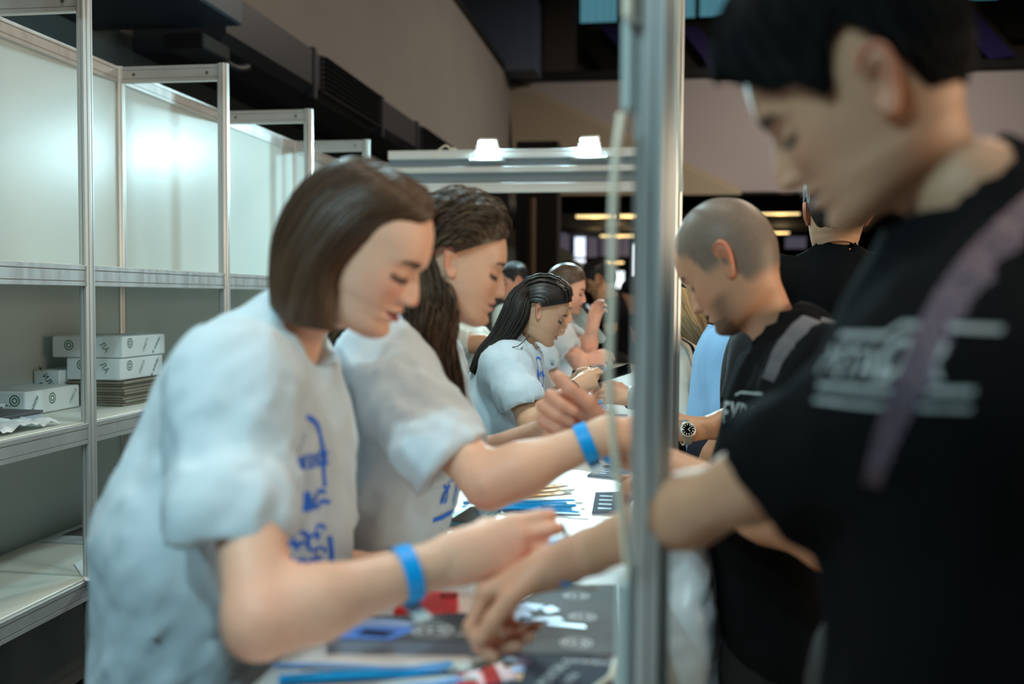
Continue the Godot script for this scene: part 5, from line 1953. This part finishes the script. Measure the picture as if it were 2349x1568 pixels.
	flyer_print(sheet, Vector3(-0.1301, 1.079, -1.538), rt, up, 0.62)
	flyer_print(sheet, Vector3(-0.1123, 1.079, -1.437), rt, up, 0.62)
	flyer_print(sheet, Vector3(-0.1116, 1.079, -1.327), rt, up, 0.66)
	mb = MB.new()
	for e: Array in [[Vector3(-0.2078, 1.08, -1.424), 0.024, 0.030, 0.3], [Vector3(-0.1944, 1.08, -1.468), 0.018, 0.02, -0.4], [Vector3(-0.1712, 1.08, -1.414), 0.034, 0.010, 0.2], [Vector3(-0.1312, 1.08, -1.394), 0.030, 0.008, -0.1], [Vector3(-0.1626, 1.08, -1.461), 0.012, 0.016, 0.6], [Vector3(-0.1828, 1.08, -1.359), 0.010, 0.012, 0.0]]:
		var a: float = e[3]
		var r2 := rt * cos(a) + up * sin(a)
		var u2 := up * cos(a) - rt * sin(a)
		patch(mb, e[0], r2, u2, [Vector2(-e[1], -e[2]), Vector2(e[1], -e[2] * 0.6), Vector2(e[1] * 0.8, e[2]), Vector2(-e[1] * 0.9, e[2] * 0.7)])
	part("picture", mb, M.flyer_light, sheet)
	# colourful magazine
	t = thing("magazine", "colourful magazine with a dark cover at the lower edge beside the post", "magazine", Vector3(-0.1421, 1.076, -1.224))
	c = [Vector3(-0.2263, 1.08, -1.104), Vector3(-0.2222, 1.08, -1.268), Vector3(-0.0608, 1.08, -1.276), Vector3(-0.0477, 1.08, -1.098)]
	var cover := part("cover", block(c, y, y + 0.005), M.flyer_navy, t)
	rt = (c[2] - c[1]).normalized()
	up = Vector3.UP.cross(rt).normalized()
	for e: Array in [[1110, 1555, 0.045, 0.028, 0.5, M.red], [1150, 1535, 0.030, 0.020, 0.7, M.orange], [1185, 1518, 0.020, 0.018, 0.2, M.violet], [1150, 1560, 0.020, 0.012, 0.4, M.violet], [1178, 1552, 0.012, 0.014, -0.2, M.yellow], [1188, 1536, 0.009, 0.010, 0.0, M.flyer_blue], [1100, 1520, 0.014, 0.010, 0.3, M.magazine]]:
		mb = MB.new()
		var a: float = e[4]
		var r2 := rt * cos(a) + up * sin(a)
		var u2 := up * cos(a) - rt * sin(a)
		patch(mb, at_height(e[0], e[1], y + 0.005), r2, u2, [Vector2(-e[2], -e[3]), Vector2(e[2], -e[3] * 0.5), Vector2(e[2] * 0.7, e[3]), Vector2(-e[2] * 0.6, e[3] * 0.8)], 0.0004 + 0.0002 * (e[0] % 7))
		part("picture", mb, e[5], cover)
	mb = MB.new()
	letters(mb, Vector3(-0.1301, 1.081, -1.204), (up * 0.95 + rt * 0.3).normalized(), (up * 0.3 - rt * 0.95).normalized(), "PORTAL", 0.016)
	letters(mb, Vector3(-0.1075, 1.081, -1.194), (up * 0.95 + rt * 0.3).normalized(), (up * 0.3 - rt * 0.95).normalized(), "lofa", 0.014)
	letters(mb, Vector3(-0.1007, 1.081, -1.253), rt, up, "NEWS", 0.012)
	letters(mb, Vector3(-0.07, 1.081, -1.252), rt, up, "2024", 0.011)
	part("lettering", mb, M.print_silver, cover)
	# red box
	t = thing("red_box", "low red plastic box behind the flyer stack", "box", Vector3(-0.3525, 1.076, -1.467))
	part("body", block([Vector3(-0.3832, 1.094, -1.385), Vector3(-0.3667, 1.094, -1.475), Vector3(-0.3064, 1.094, -1.481), Vector3(-0.2837, 1.094, -1.366)], y, y + 0.018, 0.004), M.red, t)
	part("rib", block([Vector3(-0.3611, 1.095, -1.42), Vector3(-0.3586, 1.095, -1.47), Vector3(-0.3507, 1.095, -1.471), Vector3(-0.3504, 1.095, -1.42)], y + 0.017, y + 0.021, 0.002), M.red, t)
	mb = MB.new()
	ring(mb, Vector3(-0.3157, 1.095, -1.455), Vector3(1, 0, 0), Vector3(0, 0, -1), 0.014, 0.012, 0.005)
	part("emblem", mb, M.print_black, t)
	# flyers farther up the table
	for e: Array in [["fan of dark flyers under the held wrist, behind the blue strips", [Vector3(-0.194, 1.08, -2.595), Vector3(-0.1661, 1.08, -2.751), Vector3(-0.0829, 1.08, -2.782), Vector3(-0.0812, 1.08, -2.553)]], ["small dark flyer stack beside the ends of the blue strips", [Vector3(-0.1498, 1.08, -2.141), Vector3(-0.157, 1.08, -2.37), Vector3(-0.0808, 1.08, -2.39), Vector3(-0.0724, 1.08, -2.155)]]]:
		t = thing("flyer_stack", e[0], "flyers", (e[1][0] + e[1][2]) / 2, "dark flyers on the far table")
		part("sheets", block(e[1], y, y + 0.004), M.paper_edge, t)
		var tf := part("top_flyer", block(e[1], y + 0.004, y + 0.0052), M.flyer_navy, t)
		mb = MB.new()
		for k in 4:
			var m: Vector3 = (e[1][0] as Vector3).lerp(e[1][1], 0.2 + 0.2 * k)
			patch(mb, Vector3(m.x + 0.012, y + 0.0052, m.z), Vector3(1, 0, 0), Vector3(0, 0, -1), [Vector2(0, -0.003), Vector2(0.03, -0.003), Vector2(0.03, 0.003), Vector2(0, 0.003)])
		part("lettering", mb, M.flyer_light, tf)
	# loose cards in front of the phone-holding person
	var names := ["grey card on the table under the held phone", "blue and white card on the far table near the white cuff", "pale card at the far end of the tables", "dark card on the table beside the post, beyond the fist"]
	var quads := [[Vector3(-0.3151, 1.077, -4.808), Vector3(-0.2934, 1.077, -4.973), Vector3(-0.2065, 1.077, -4.969), Vector3(-0.2257, 1.077, -4.785)], [Vector3(-0.3501, 1.077, -4.219), Vector3(-0.3509, 1.077, -4.59), Vector3(-0.2395, 1.077, -4.574), Vector3(-0.2338, 1.077, -4.193)], [Vector3(-0.47, 1.077, -6.304), Vector3(-0.4652, 1.077, -6.709), Vector3(-0.3386, 1.077, -6.699), Vector3(-0.3374, 1.077, -6.3)], [Vector3(-0.1981, 1.077, -3.863), Vector3(-0.1919, 1.077, -4.011), Vector3(-0.1399, 1.077, -4.022), Vector3(-0.1369, 1.077, -3.847)]]
	var mats := [M.paper_edge, M.flyer_light, M.flyer_light, M.flyer_navy]
	for i in 4:
		o = part("card", block(quads[i], y, y + 0.002), mats[i])
		tag(o, names[i], "card", "loose cards on the far tables")
	for e: Array in [[1345, 912, 1372, 905, 0.03], [1352, 930, 1385, 922, 0.025], [1330, 921, 1342, 914, 0.03], [1378, 838, 1392, 836, 0.05]]:
		strip(at_height(e[0], e[1], y + 0.003), at_height(e[2], e[3], y + 0.003), e[4], M.band_strip, "short bright blue strip on the far tables", "blue strips on the far tables")
	# cables on the table
	mb = MB.new()
	mb.tube(smooth_path([Vector3(-0.0853, 1.085, -1.129), Vector3(-0.0701, 1.086, -1.165), Vector3(-0.0585, 1.088, -1.19), Vector3(-0.0556, 1.09, -1.216), Vector3(-0.0519, 1.085, -1.277)], 6), 0.004, 8)
	o = part("table_cable", mb, M.cable)
	tag(o, "cream cable curving over the colourful magazine beside the post", "cable")
	mb = MB.new()
	mb.tube(smooth_path([Vector3(-0.4911, 1.082, -2.98), Vector3(-0.4736, 1.09, -3.058), Vector3(-0.4493, 1.082, -3.197), Vector3(-0.3716, 1.08, -3.268)], 8), 0.004, 8)
	o = part("table_cable", mb, M.cable)
	tag(o, "cream cable on the table edge behind the wavy-haired person's arm", "cable")
	# the shelf: reams, magazines, wrapping
	ream(Vector3(-2.27, 1.141, -3.30), Vector3(-2.08, 1.221, -2.99), "paper ream lying in front on the shelf, left of the aluminium post", 3)
	ream(Vector3(-2.275, 1.141, -3.62), Vector3(-2.17, 1.268, -3.32), "thick paper ream behind the front one, against the shelf back", 5)
	ream(Vector3(-2.165, 1.232, -3.66), Vector3(-1.95, 1.312, -3.354), "lower paper ream on the magazine stack", 4)
	ream(Vector3(-2.225, 1.314, -3.67), Vector3(-1.945, 1.392, -3.36), "topmost paper ream, lying on another ream", 7)
	for i in 9:
		o = part("magazine", bx(Vector3(-2.16 + 0.004 * sin(i * 2.0), 1.141 + i * 0.0098, -3.66 + 0.003 * cos(i * 3.0)), Vector3(-1.935 + 0.006 * sin(i * 1.7), 1.141 + i * 0.0098 + 0.0088, -3.345 + 0.004 * cos(i * 2.3)), 0.002), M.magazine)
		tag(o, "old magazine in the stack under the paper reams", "magazine", "magazines stacked on the shelf")
	t = thing("brochure_pile", "dark-topped brochure pile at the front of the shelf, left of the post", "brochures", Vector3(-2.06, 1.141, -2.85))
	part("sheets", bx(Vector3(-2.14, 1.141, -2.935), Vector3(-1.985, 1.162, -2.74), 0.002), M.paper_edge, t)
	part("cover", bx(Vector3(-2.145, 1.163, -2.94), Vector3(-1.98, 1.172, -2.735), 0.002), M.flyer, t)
	for e: Array in [["plastic_bag", "crumpled clear bag on the brochure pile at the left edge", Vector3(-2.09, 1.185, -2.80), 0.06, 0.05, M.slip], ["tissue", "white crumpled wrapping at the shelf's front, left edge", Vector3(-1.93, 1.150, -2.70), 0.08, 0.14, M.paper]]:
		mb = MB.new()
		var pts := PackedVector3Array()
		for j in 16:
			for i in 16:
				var x := i / 15.0 - 0.5
				var z := j / 15.0 - 0.5
				pts.append(e[2] + Vector3(x * e[3] * 2, 0.012 + 0.022 * noise(Vector3(x * 3, z * 3, e[3] * 50), 1.3) - 0.02 * (x * x + z * z), z * e[4] * 2))
		mb.grid(pts, 16, 16)
		o = part(e[0], mb, e[5])
		tag(o, e[1], "wrapping")
	# the printed sheet on the bottom shelf
	t = thing("poster_sheet", "sleeve with a dark printed sheet on the lowest shelf", "poster", Vector3(-2.1, 0.64, -3.55))
	var sl := part("sleeve", bx(Vector3(-2.25, 0.640, -3.86), Vector3(-1.95, 0.643, -3.30)), M.slip, t)
	part("sheet", bx(Vector3(-2.22, 0.643, -3.82), Vector3(-2.0, 0.6445, -3.40)), M.flyer, sl)
	mb = MB.new()
	letters(mb, Vector3(-2.05, 0.645, -3.58), Vector3(0, 0, -1), Vector3(-1, 0, 0), "GS", 0.06)
	letters(mb, Vector3(-2.16, 0.645, -3.58), Vector3(0, 0, -1), Vector3(-1, 0, 0), "service", 0.03)
	part("lettering", mb, M.print_silver, sl)
	# a white sheet sticking out over the lowest shelf
	o = part("paper_sheet", block([Vector3(-1.8, 0.5314, -2.875), Vector3(-1.95, 0.64, -3.05), Vector3(-1.95, 0.64, -3.3), Vector3(-1.74, 0.5786, -2.873)], 0.6395, 0.6415), M.paper)
	tag(o, "pointed white paper corner over the lowest shelf, behind the bob-haired person", "paper")


func at_height(px: float, py: float, y: float) -> Vector3:
	var d := at_depth(px, py, 1.0) - Vector3(0, 1.546, 0)
	return Vector3(0, 1.546, 0) + d * ((y - 1.546) / d.y)


# ---------------------------------------------------------------- people farther back, and behind the post
# o: ear point, body: neck, hip; arms as [elbow, wrist] or null for right and left
func bystander(label: String, o: Vector3, heading: float, down: float, skin: Color, cloth: Material, hair_kind: String, tone: Color, neck: Vector3, hip: Vector3, arms: Array, q := {}) -> Node3D:
	var t := person(label, hip)
	var h := head_frame(o, heading, down, 0, q.get("sc", 0.97))
	var f := Vector3(cos(deg_to_rad(heading)), 0, sin(deg_to_rad(heading)))
	if q.has("face_body"):
		f = q.face_body
	var s := f.cross(Vector3.UP)
	var w: float = q.get("wide", 0.165)
	var up := (neck - hip).normalized()
	var J := {f = f, up = up, neck = neck, chest = neck - up * 0.155, waist = neck - up * 0.34, hem = hip - up * 0.02, neck_axis = (up + f * 0.25).normalized()}
	J.sh_r = neck - up * 0.07 + s * w
	J.sh_l = neck - up * 0.07 - s * w
	var el := []
	var wr := []
	for i in 2:
		var sh: Vector3 = J.sh_r if i == 0 else J.sh_l
		if arms[i] == null:
			el.append(sh - up * 0.27 + s * (0.05 if i == 0 else -0.05))
			wr.append(el[i] - Vector3(0, 0.2, 0) + f * 0.12)
		else:
			el.append(arms[i][0])
			wr.append(arms[i][1])
	J.el_r = el[0]
	J.el_l = el[1]
	var mb := MB.new()
	head(mb, h, {skin = skin, per = 3, around = 22, nose = 0.025, neck_r = q.get("neck_r", 1.0), brow = tone * 0.6, ear = 1.03, ear_out = 0.42, blush = 0.6}, neck - up * 0.02)
	var b := Sdf.new()
	torso(b, J, 1.0)
	arm(b, J.sh_r, el[0], wr[0], 1.0)
	arm(b, J.sh_l, el[1], wr[1], 1.0)
	b.into(mb, 0.022, limbs_color(skin, []))
	for i in 2:
		var hs := Sdf.new()
		var d: Vector3 = wr[i] - el[i]
		var n := Vector3.UP
		if arms[i] != null and arms[i].size() > 2:
			n = arms[i][2]
		if arms[i] != null and arms[i].size() > 3:
			d = arms[i][3]
		hand(hs, wr[i], d, n, -1.0 if i == 0 else 1.0, 0.97, [[22, 35, 20, 3], [26, 40, 22, 0], [32, 42, 22, -2], [38, 45, 22, -4]], [Vector3(0.6, 0.85, -0.3), Vector3(0.2, 1, -0.3), Vector3(0.1, 1, -0.1)], el[i].lerp(wr[i], 0.8), [])
		hs.into(mb, 0.009 if arms[i] == null else 0.006, limbs_color(skin, []))
	part("body", mb, M.skin, t)
	var sl: float = q.get("sleeve", 0.68)
	var r5: float = q.get("cuff", 0.066)
	var tq := tee(J, {r = [0.165, 0.165, 0.165, 0.070, 0.076, r5, 0.066, 0.058], deep = 1.3, sleeve = sl, hole = 0.018, hem_n = Vector3(0, -1, 0)})
	tq.warp = func(p: Vector3) -> float:
		return fold(p, 0.010, 8.0, Vector3(0.3, 0.95, 0.1)) - 0.003
	mb = MB.new()
	tq.into(mb, q.get("cell", 0.024))
	part(q.get("garment", "t_shirt"), mb, cloth, t)
	legs(t, hip, f, q.get("trousers", M.black_trousers), 0.09, 0.085)
	mb = MB.new()
	var ctr := h.w(-0.01, 0.02, 0)
	var t2 := tone * 3.0
	if hair_kind == "crop":
		hair(mb, crop.bind(h, 0.020, 0.008, 0.0), 120, 18, tone, t2, 0.004, 50, true, ctr)
		locks(mb, crop.bind(h, 0.021, 0.008, 0.0), 80, 8, 0.0014, tone, t2, 51, ctr, 0.02, 0.004, 0.15, 1.0)
	else:
		hair(mb, swept.bind(h, 0.016, 110.0), 110, 18, tone, t2, 0.004, 52, true, ctr)
		var tail := [h.w(-0.03, 0.09, 0.0), h.w(-0.085, 0.03, 0.0), h.w(-0.085, -0.06, 0.0), h.w(-0.07, -0.15, 0.0), h.w(-0.06, -0.24, 0.0)]
		if q.has("tail"):
			tail = q.tail
		hair(mb, bundle.bind(tail, q.get("tail_r", [0.02, 0.065, 0.07, 0.055, 0.03]), s, 0.6), 90, 18, tone, t2, 0.005, 53, false, tail[2])
		locks(mb, bundle.bind(tail, q.get("tail_r", [0.02, 0.065, 0.07, 0.055, 0.03]), s, 0.63), 90, 12, 0.0018, tone, t2, 54, tail[2], 0.06, 0.005, 0.0, 1.0, 0.5)
	part("hair", mb, M.hair, t)
	return t


func build_crowd() -> void:
	var pale := Color(0.78, 0.42, 0.27)
	var tan_ := Color(0.64, 0.33, 0.19)
	var black := Color(0.006, 0.005, 0.005)
	var brown := Color(0.022, 0.013, 0.008)
	# back turned, beside the shaved head
	bystander("person in a black T-shirt seen from behind, beside the shaved head", Vector3(0.5038, 1.794, -3.1), -92, 4, Color(0.62, 0.34, 0.21), M.black, "crop", Color(0.008, 0.006, 0.005), Vector3(0.5114, 1.669, -3.1), Vector3(0.5449, 1.183, -3.14), [null, null], {neck_r = 1.15, wide = 0.21, sc = 1.12})
	# wrist watch
	var wrist := Vector3(0.0764, 1.215, -2.55)
	var t := bystander("person in a dark T-shirt with a steel wrist watch, mostly hidden behind the shaved head", Vector3(0.1889, 1.65, -2.75), 190, 25, tan_, M.charcoal, "crop", black, Vector3(0.2743, 1.482, -2.75), Vector3(0.2994, 1.012, -2.8), [null, [Vector3(0.2101, 1.232, -2.58), wrist, Vector3(0, 0.35, 0.94), Vector3(-1, 0.02, -0.1)]], {wide = 0.17, cuff = 0.072, sleeve = 0.82})
	watch(t, Vector3(0.0613, 1.218, -2.51), Vector3(0.2101, 1.232, -2.58) - wrist)
	# pale blue shirt
	bystander("person in a light blue shirt between the post and the shaved head", Vector3(0.1831, 1.609, -3.32), 185, 12, tan_, M.sky_cloth, "crop", black, Vector3(0.2233, 1.456, -3.32), Vector3(0.2106, 1.038, -3.32), [[Vector3(0.2669, 1.147, -3.5), Vector3(0.1793, 1.085, -3.5)], null], {garment = "shirt", wide = 0.15, trousers = M.denim, sleeve = 0.9, cuff = 0.06})
	# blonde woman and her reaching hand
	var tail := [Vector3(0.0371, 1.603, -3.72), Vector3(0.0559, 1.552, -3.66), Vector3(0.0749, 1.497, -3.64), Vector3(0.1069, 1.445, -3.65), Vector3(0.1491, 1.391, -3.68)]
	t = bystander("fair-haired person with a black hair clip in a white blouse behind the post", Vector3(0.0212, 1.519, -3.8), 196, 22, pale, M.blouse, "long", Color(0.16, 0.105, 0.05), Vector3(0.058, 1.37, -3.84), Vector3(0.0956, 1.068, -3.86), [null, [Vector3(0.0363, 1.18, -3.5), Vector3(-0.0959, 1.205, -3.42), Vector3(-0.2, 0.4, 0.9), Vector3(-1, 0.15, 0.05)]], {garment = "blouse", tail = tail, tail_r = [0.03, 0.08, 0.092, 0.078, 0.04], wide = 0.15, sleeve = 1.6, cuff = 0.052})
	var mb := MB.new()
	mb.tube(smooth_path([Vector3(0.0328, 1.614, -3.62), Vector3(0.0513, 1.602, -3.61), Vector3(0.07, 1.58, -3.61)], 6), 0.012, 8, 0.6)
	part("hair_clip", mb, M.print_black, t, "black hair clip")
	mb = MB.new()
	mb.tube(PackedVector3Array([Vector3(-0.1189, 1.208, -3.4), Vector3(-0.113, 1.208, -3.4), Vector3(-0.0459, 1.195, -3.45), Vector3(0.0288, 1.181, -3.5)]), [0.036, 0.040, 0.046, 0.052], 16)
	part("cuff", mb, M.band_white, t, "white cuff")
	mb = MB.new()
	mb.tube(smooth_path([Vector3(0.0682, 1.396, -3.7), Vector3(0.0989, 1.375, -3.66), Vector3(0.1146, 1.325, -3.64), Vector3(0.1216, 1.27, -3.64)], 6), 0.008, 6, 0.4)
	part("bag_strap", mb, M.print_black, t, "black strap")
	# staff behind the phone holder
	bystander("person in a white T-shirt half hidden behind the one holding a phone", Vector3(-0.49, 1.496, -4.3), -8, 15, pale, M.tee, "long", brown, Vector3(-0.5308, 1.359, -4.3), Vector3(-0.6206, 1.052, -4.3), [[Vector3(-0.4703, 1.198, -4.15), Vector3(-0.3865, 1.18, -4.2)], null], {wide = 0.15})
	t = bystander("person in a white T-shirt raising a hand beside a grey sheet", Vector3(-0.4812, 1.576, -4.9), -5, 12, Color(0.82, 0.46, 0.34), M.tee, "long", Color(0.05, 0.035, 0.025), Vector3(-0.5102, 1.438, -4.9), Vector3(-0.6201, 1.062, -4.9), [[Vector3(-0.3922, 1.241, -4.7), Vector3(-0.3797, 1.246, -4.75), Vector3(0, 0.5, 0.8), Vector3(1, 0.2, 0)], [Vector3(-0.367, 1.296, -4.85), Vector3(-0.3432, 1.4, -4.8), Vector3(-0.6, 0, -0.8), Vector3(0.25, 1, 0)]], {wide = 0.14})
	var o := part("paper_board", slab([Vector3(-0.4768, 1.507, -4.95), Vector3(-0.4334, 1.529, -4.95), Vector3(-0.2771, 1.348, -4.9), Vector3(-0.2918, 1.325, -4.9), Vector3(-0.4138, 1.308, -4.95)], Vector3(0, 0, -0.004)), M.sheet_grey)
	tag(o, "light grey sheet held up behind the raised hand", "sheet")
	# visitors in the back
	bystander("person in a black T-shirt resting the chin on a hand in the back", Vector3(-0.4682, 1.667, -7.4), 185, 24, tan_, M.black, "crop", black, Vector3(-0.3764, 1.516, -7.4), Vector3(-0.3649, 1.07, -7.4), [null, [Vector3(-0.3766, 1.328, -7.2), Vector3(-0.4571, 1.51, -7.25), Vector3(0.5, 0, 0.8), Vector3(0.1, 1, 0)]], {wide = 0.19, sc = 1.1})
	bystander("dark-haired person standing behind the grey sheet in the back", Vector3(-0.7109, 1.668, -7.5), 20, 8, tan_, M.charcoal, "crop", black, Vector3(-0.7159, 1.503, -7.5), Vector3(-0.7246, 1.025, -7.5), [null, null], {sc = 1.08})
	bystander("person in a pale shirt in the back, seen beside the wavy-haired person's chin", Vector3(-0.9546, 1.633, -6.3), 150, 6, Color(0.66, 0.32, 0.22), M.blouse, "crop", black, Vector3(-0.9479, 1.48, -6.3), Vector3(-0.9554, 0.9338, -6.3), [null, null], {wide = 0.17})
	bystander("seated person in a cream shirt behind the wavy-haired person", Vector3(-1.111, 1.5, -5.2), 200, 10, tan_, M.blouse, "crop", black, Vector3(-1.075, 1.384, -5.2), Vector3(-1.062, 1.035, -5.2), [null, [Vector3(-0.9042, 1.312, -5), Vector3(-1.045, 1.278, -5)]], {wide = 0.16})
	bystander("dark-haired person in black right of the hanging cable in the back", Vector3(-0.2065, 1.536, -8), 190, 20, Color(0.60, 0.33, 0.24), M.black, "long", black, Vector3(-0.2048, 1.401, -8), Vector3(-0.1933, 1.035, -8), [null, [Vector3(-0.2043, 1.234, -7.8), Vector3(-0.2777, 1.32, -7.75)]], {wide = 0.17, sc = 1.3})


func watch(t: Node3D, at: Vector3, axis: Vector3) -> void:
	axis = axis.normalized()
	var n := Vector3(-0.15, 0.25, 0.95)
	n = (n - axis * n.dot(axis)).normalized()
	var s := axis.cross(n)
	var mb := MB.new()
	var path := PackedVector3Array()
	var wide := PackedVector3Array()
	for i in 33:
		var th := TAU * i / 32
		path.append(at - n * 0.033 + n * cos(th) * 0.033 + s * sin(th) * 0.031)
		wide.append(axis * 0.010)
	mb.ribbon(path, wide, 0.003)
	var w := part("wrist_watch", mb, M.steel, t, "steel wrist watch with a dark dial")
	mb = MB.new()
	mb.tube(PackedVector3Array([at - n * 0.002, at + n * 0.006, at + n * 0.009]), [0.0205, 0.0205, 0.0180], 24)
	part("case", mb, M.steel, w)
	mb = MB.new()
	mb.tube(PackedVector3Array([at + n * 0.006, at + n * 0.0094]), 0.0155, 24)
	part("dial", mb, M.glass_black, w)
	mb = MB.new()
	for i in 12:
		var th := TAU * i / 12
		var d := s * cos(th) + axis * sin(th)
		mb.box(at + n * 0.0096 + d * 0.0122, Vector3(0.004, 0.0016, 0.0006), 0.0, Basis(d, n.cross(d), n))
	for e: Array in [[2.2, 0.010], [0.6, 0.0075]]:
		var d: Vector3 = s * cos(e[0]) + axis * sin(e[0])
		mb.box(at + n * 0.0098 + d * e[1] * 0.4, Vector3(e[1], 0.0012, 0.0005), 0.0, Basis(d, n.cross(d), n))
	part("markers", mb, M.band_white, w)


func build_held() -> void:
	# the phone in the hands, the pointed tool, the shopping bag
	var t := thing("smartphone", "black smartphone held in both hands by the dark-haired person", "phone", Vector3(-0.1727, 1.295, -3.28))
	var a := Vector3(-0.2184, 1.279, -3.28)
	var b := Vector3(-0.1244, 1.31, -3.28)
	var d := (b - a).normalized()
	var n := Vector3(-0.35, 0.9, 0.3)
	n = (n - d * n.dot(d)).normalized()
	var bs := Basis(d, n, d.cross(n))
	var mb := MB.new()
	mb.box((a + b) / 2, Vector3((b - a).length() + 0.04, 0.009, 0.072), 0.003, bs)
	part("body", mb, M.glass_black, t)
	mb = MB.new()
	mb.box((a + b) / 2 + n * 0.0046, Vector3((b - a).length() + 0.03, 0.0006, 0.066), 0.0, bs)
	part("screen", mb, M.glass_black, t)
	t = thing("tweezers", "dark pointed tool between the fingers above the blue wristband", "tool", Vector3(-0.117, 1.25, -1.22))
	mb = MB.new()
	mb.tube(PackedVector3Array([Vector3(-0.1118, 1.227, -1.225), Vector3(-0.115, 1.247, -1.222), Vector3(-0.121, 1.27, -1.22)]), [0.005, 0.0055, 0.0008], 8, 0.6)
	part("blade", mb, M.screw, t)
	# white carrier bag hanging beside the post
	t = thing("carrier_bag", "white crumpled carrier bag hanging just right of the near post", "bag", Vector3(0.0511, 0.8679, -1.9))
	mb = MB.new()
	var pts := PackedVector3Array()
	for j in 26:
		var v := j / 25.0
		for i in 26:
			var th := TAU * i / 26.0
			var r := lerpf(0.05, 0.10, ramp(v, 0.0, 0.5))
			var c := Vector3(0.0344, 1.122, -1.85).lerp(Vector3(0.0469, 0.8031, -1.85), v)
			var p := c + Vector3(cos(th) * r * 0.62, 0, sin(th) * r * 0.8)
			var k := fold_noise(p, 7.0, Vector3(0.2, 0.95, 0), 3.0)
			pts.append(p + Vector3(cos(th), 0, sin(th)) * 0.016 * k)
	mb.grid(pts, 26, 26, true, true)
	part("bag", mb, M.bag, t)
	mb = MB.new()
	mb.tube(smooth_path([Vector3(0.0225, 1.118, -1.85), Vector3(0.034, 1.161, -1.86), Vector3(0.0463, 1.119, -1.85)], 6), 0.005, 6, 0.4)
	part("handle", mb, M.bag, t)


const LAMP := 7.4


func _ready() -> void:
	var cam := Camera3D.new()
	cam.name = "camera"
	cam.position = Vector3(0, 1.546, 0)
	cam.rotation_degrees = Vector3(-2.58, 8.681, 0.397)
	var ca := CameraAttributesPhysical.new()
	ca.frustum_focal_length = 34.95
	ca.frustum_focus_distance = 2.9
	ca.exposure_aperture = 2.0
	ca.frustum_near = 0.05
	ca.frustum_far = 100.0
	cam.attributes = ca
	add_child(cam)
	var we := WorldEnvironment.new()
	we.name = "world"
	var env := Environment.new()
	env.background_mode = Environment.BG_COLOR
	env.background_color = Color(0.02, 0.02, 0.022)
	env.tonemap_mode = Environment.TONE_MAPPER_LINEAR
	env.tonemap_exposure = 1.0
	env.sdfgi_enabled = true
	env.ssao_enabled = true
	env.ssil_enabled = true
	we.environment = env
	add_child(we)
	nz.seed = 3
	nz.frequency = 1.0
	rng.seed = 11
	make_materials()
	hall_lights()
	build_structure()
	build_duct()
	build_shelving()
	build_booth()
	build_tables()
	cloth_materials()
	build_props()
	girl_bob()
	girl_curly()
	girl_phone()
	man_bald()
	man_near()
	build_crowd()
	build_held()


func hall_lights() -> void:  # large soft panels above the picture; the one over the booth is added fill
	M.hall_glow = lamp_mat(Color(1.0, 0.93, 0.85), 1.0)
	for g: Array in [[-0.6, -1.2, 18.0, "added as soft fill above the booth"], [5.5, 0.5, 14.0, "above the aisle beside the camera"], [5.0, -9.0, 22.0, "above the middle of the aisle"], [4.0, -17.0, 60.0, "before the mezzanine"]]:
		var at := Vector3(g[0], 8.6, g[1])
		var t := thing("hall_light", "large ceiling light panel of the hall, " + g[3], "light", at, "hall ceiling lights")
		part("frame", bx(at - Vector3(1.05, 0, 1.05), at + Vector3(1.05, 0.1, 1.05), 0.01), M.dark, t)
		part("diffuser", bx(at - Vector3(1.0, 0.02, 1.0), at + Vector3(1.0, 0.0, 1.0)), M.hall_glow, t)
		var l := AreaLight3D.new()
		l.name = "light"
		l.area_size = Vector2(2, 2)
		l.light_energy = g[2]
		l.light_color = Color(1.0, 0.94, 0.86)
		l.area_range = 40
		l.shadow_enabled = true
		t.add_child(l)
		l.transform = Transform3D(Basis(Vector3.RIGHT, -PI / 2), Vector3(0, -0.03, 0))
	# added glowing panel right of the picture, soft fill for faces and shelves
	M.fill_glow = lamp_mat(Color(1.0, 0.90, 0.76), 0.8)
	var at := Vector3(4.6, 1.55, -1.2)
	var t := thing("added_fill_wall", "added glowing fill panel, unseen, right of the picture", "light", Vector3(4.6, 0, -1.2))
	part("frame", bx(Vector3(4.62, 0.0, -3.25), Vector3(4.72, 2.75, 0.85), 0.01), M.dark, t)
	part("fill_screen", bx(Vector3(4.60, 0.45, -3.1), Vector3(4.62, 2.65, 0.7)), M.fill_glow, t)
	var l := AreaLight3D.new()
	l.name = "light"
	l.area_size = Vector2(3.6, 2.1)
	l.light_energy = 12.0
	l.light_color = Color(1.0, 0.91, 0.79)
	l.area_range = 40
	l.shadow_enabled = true
	t.add_child(l)
	l.transform = Transform3D(Basis(Vector3.UP, PI / 2), Vector3(-0.03, 1.55, 0))
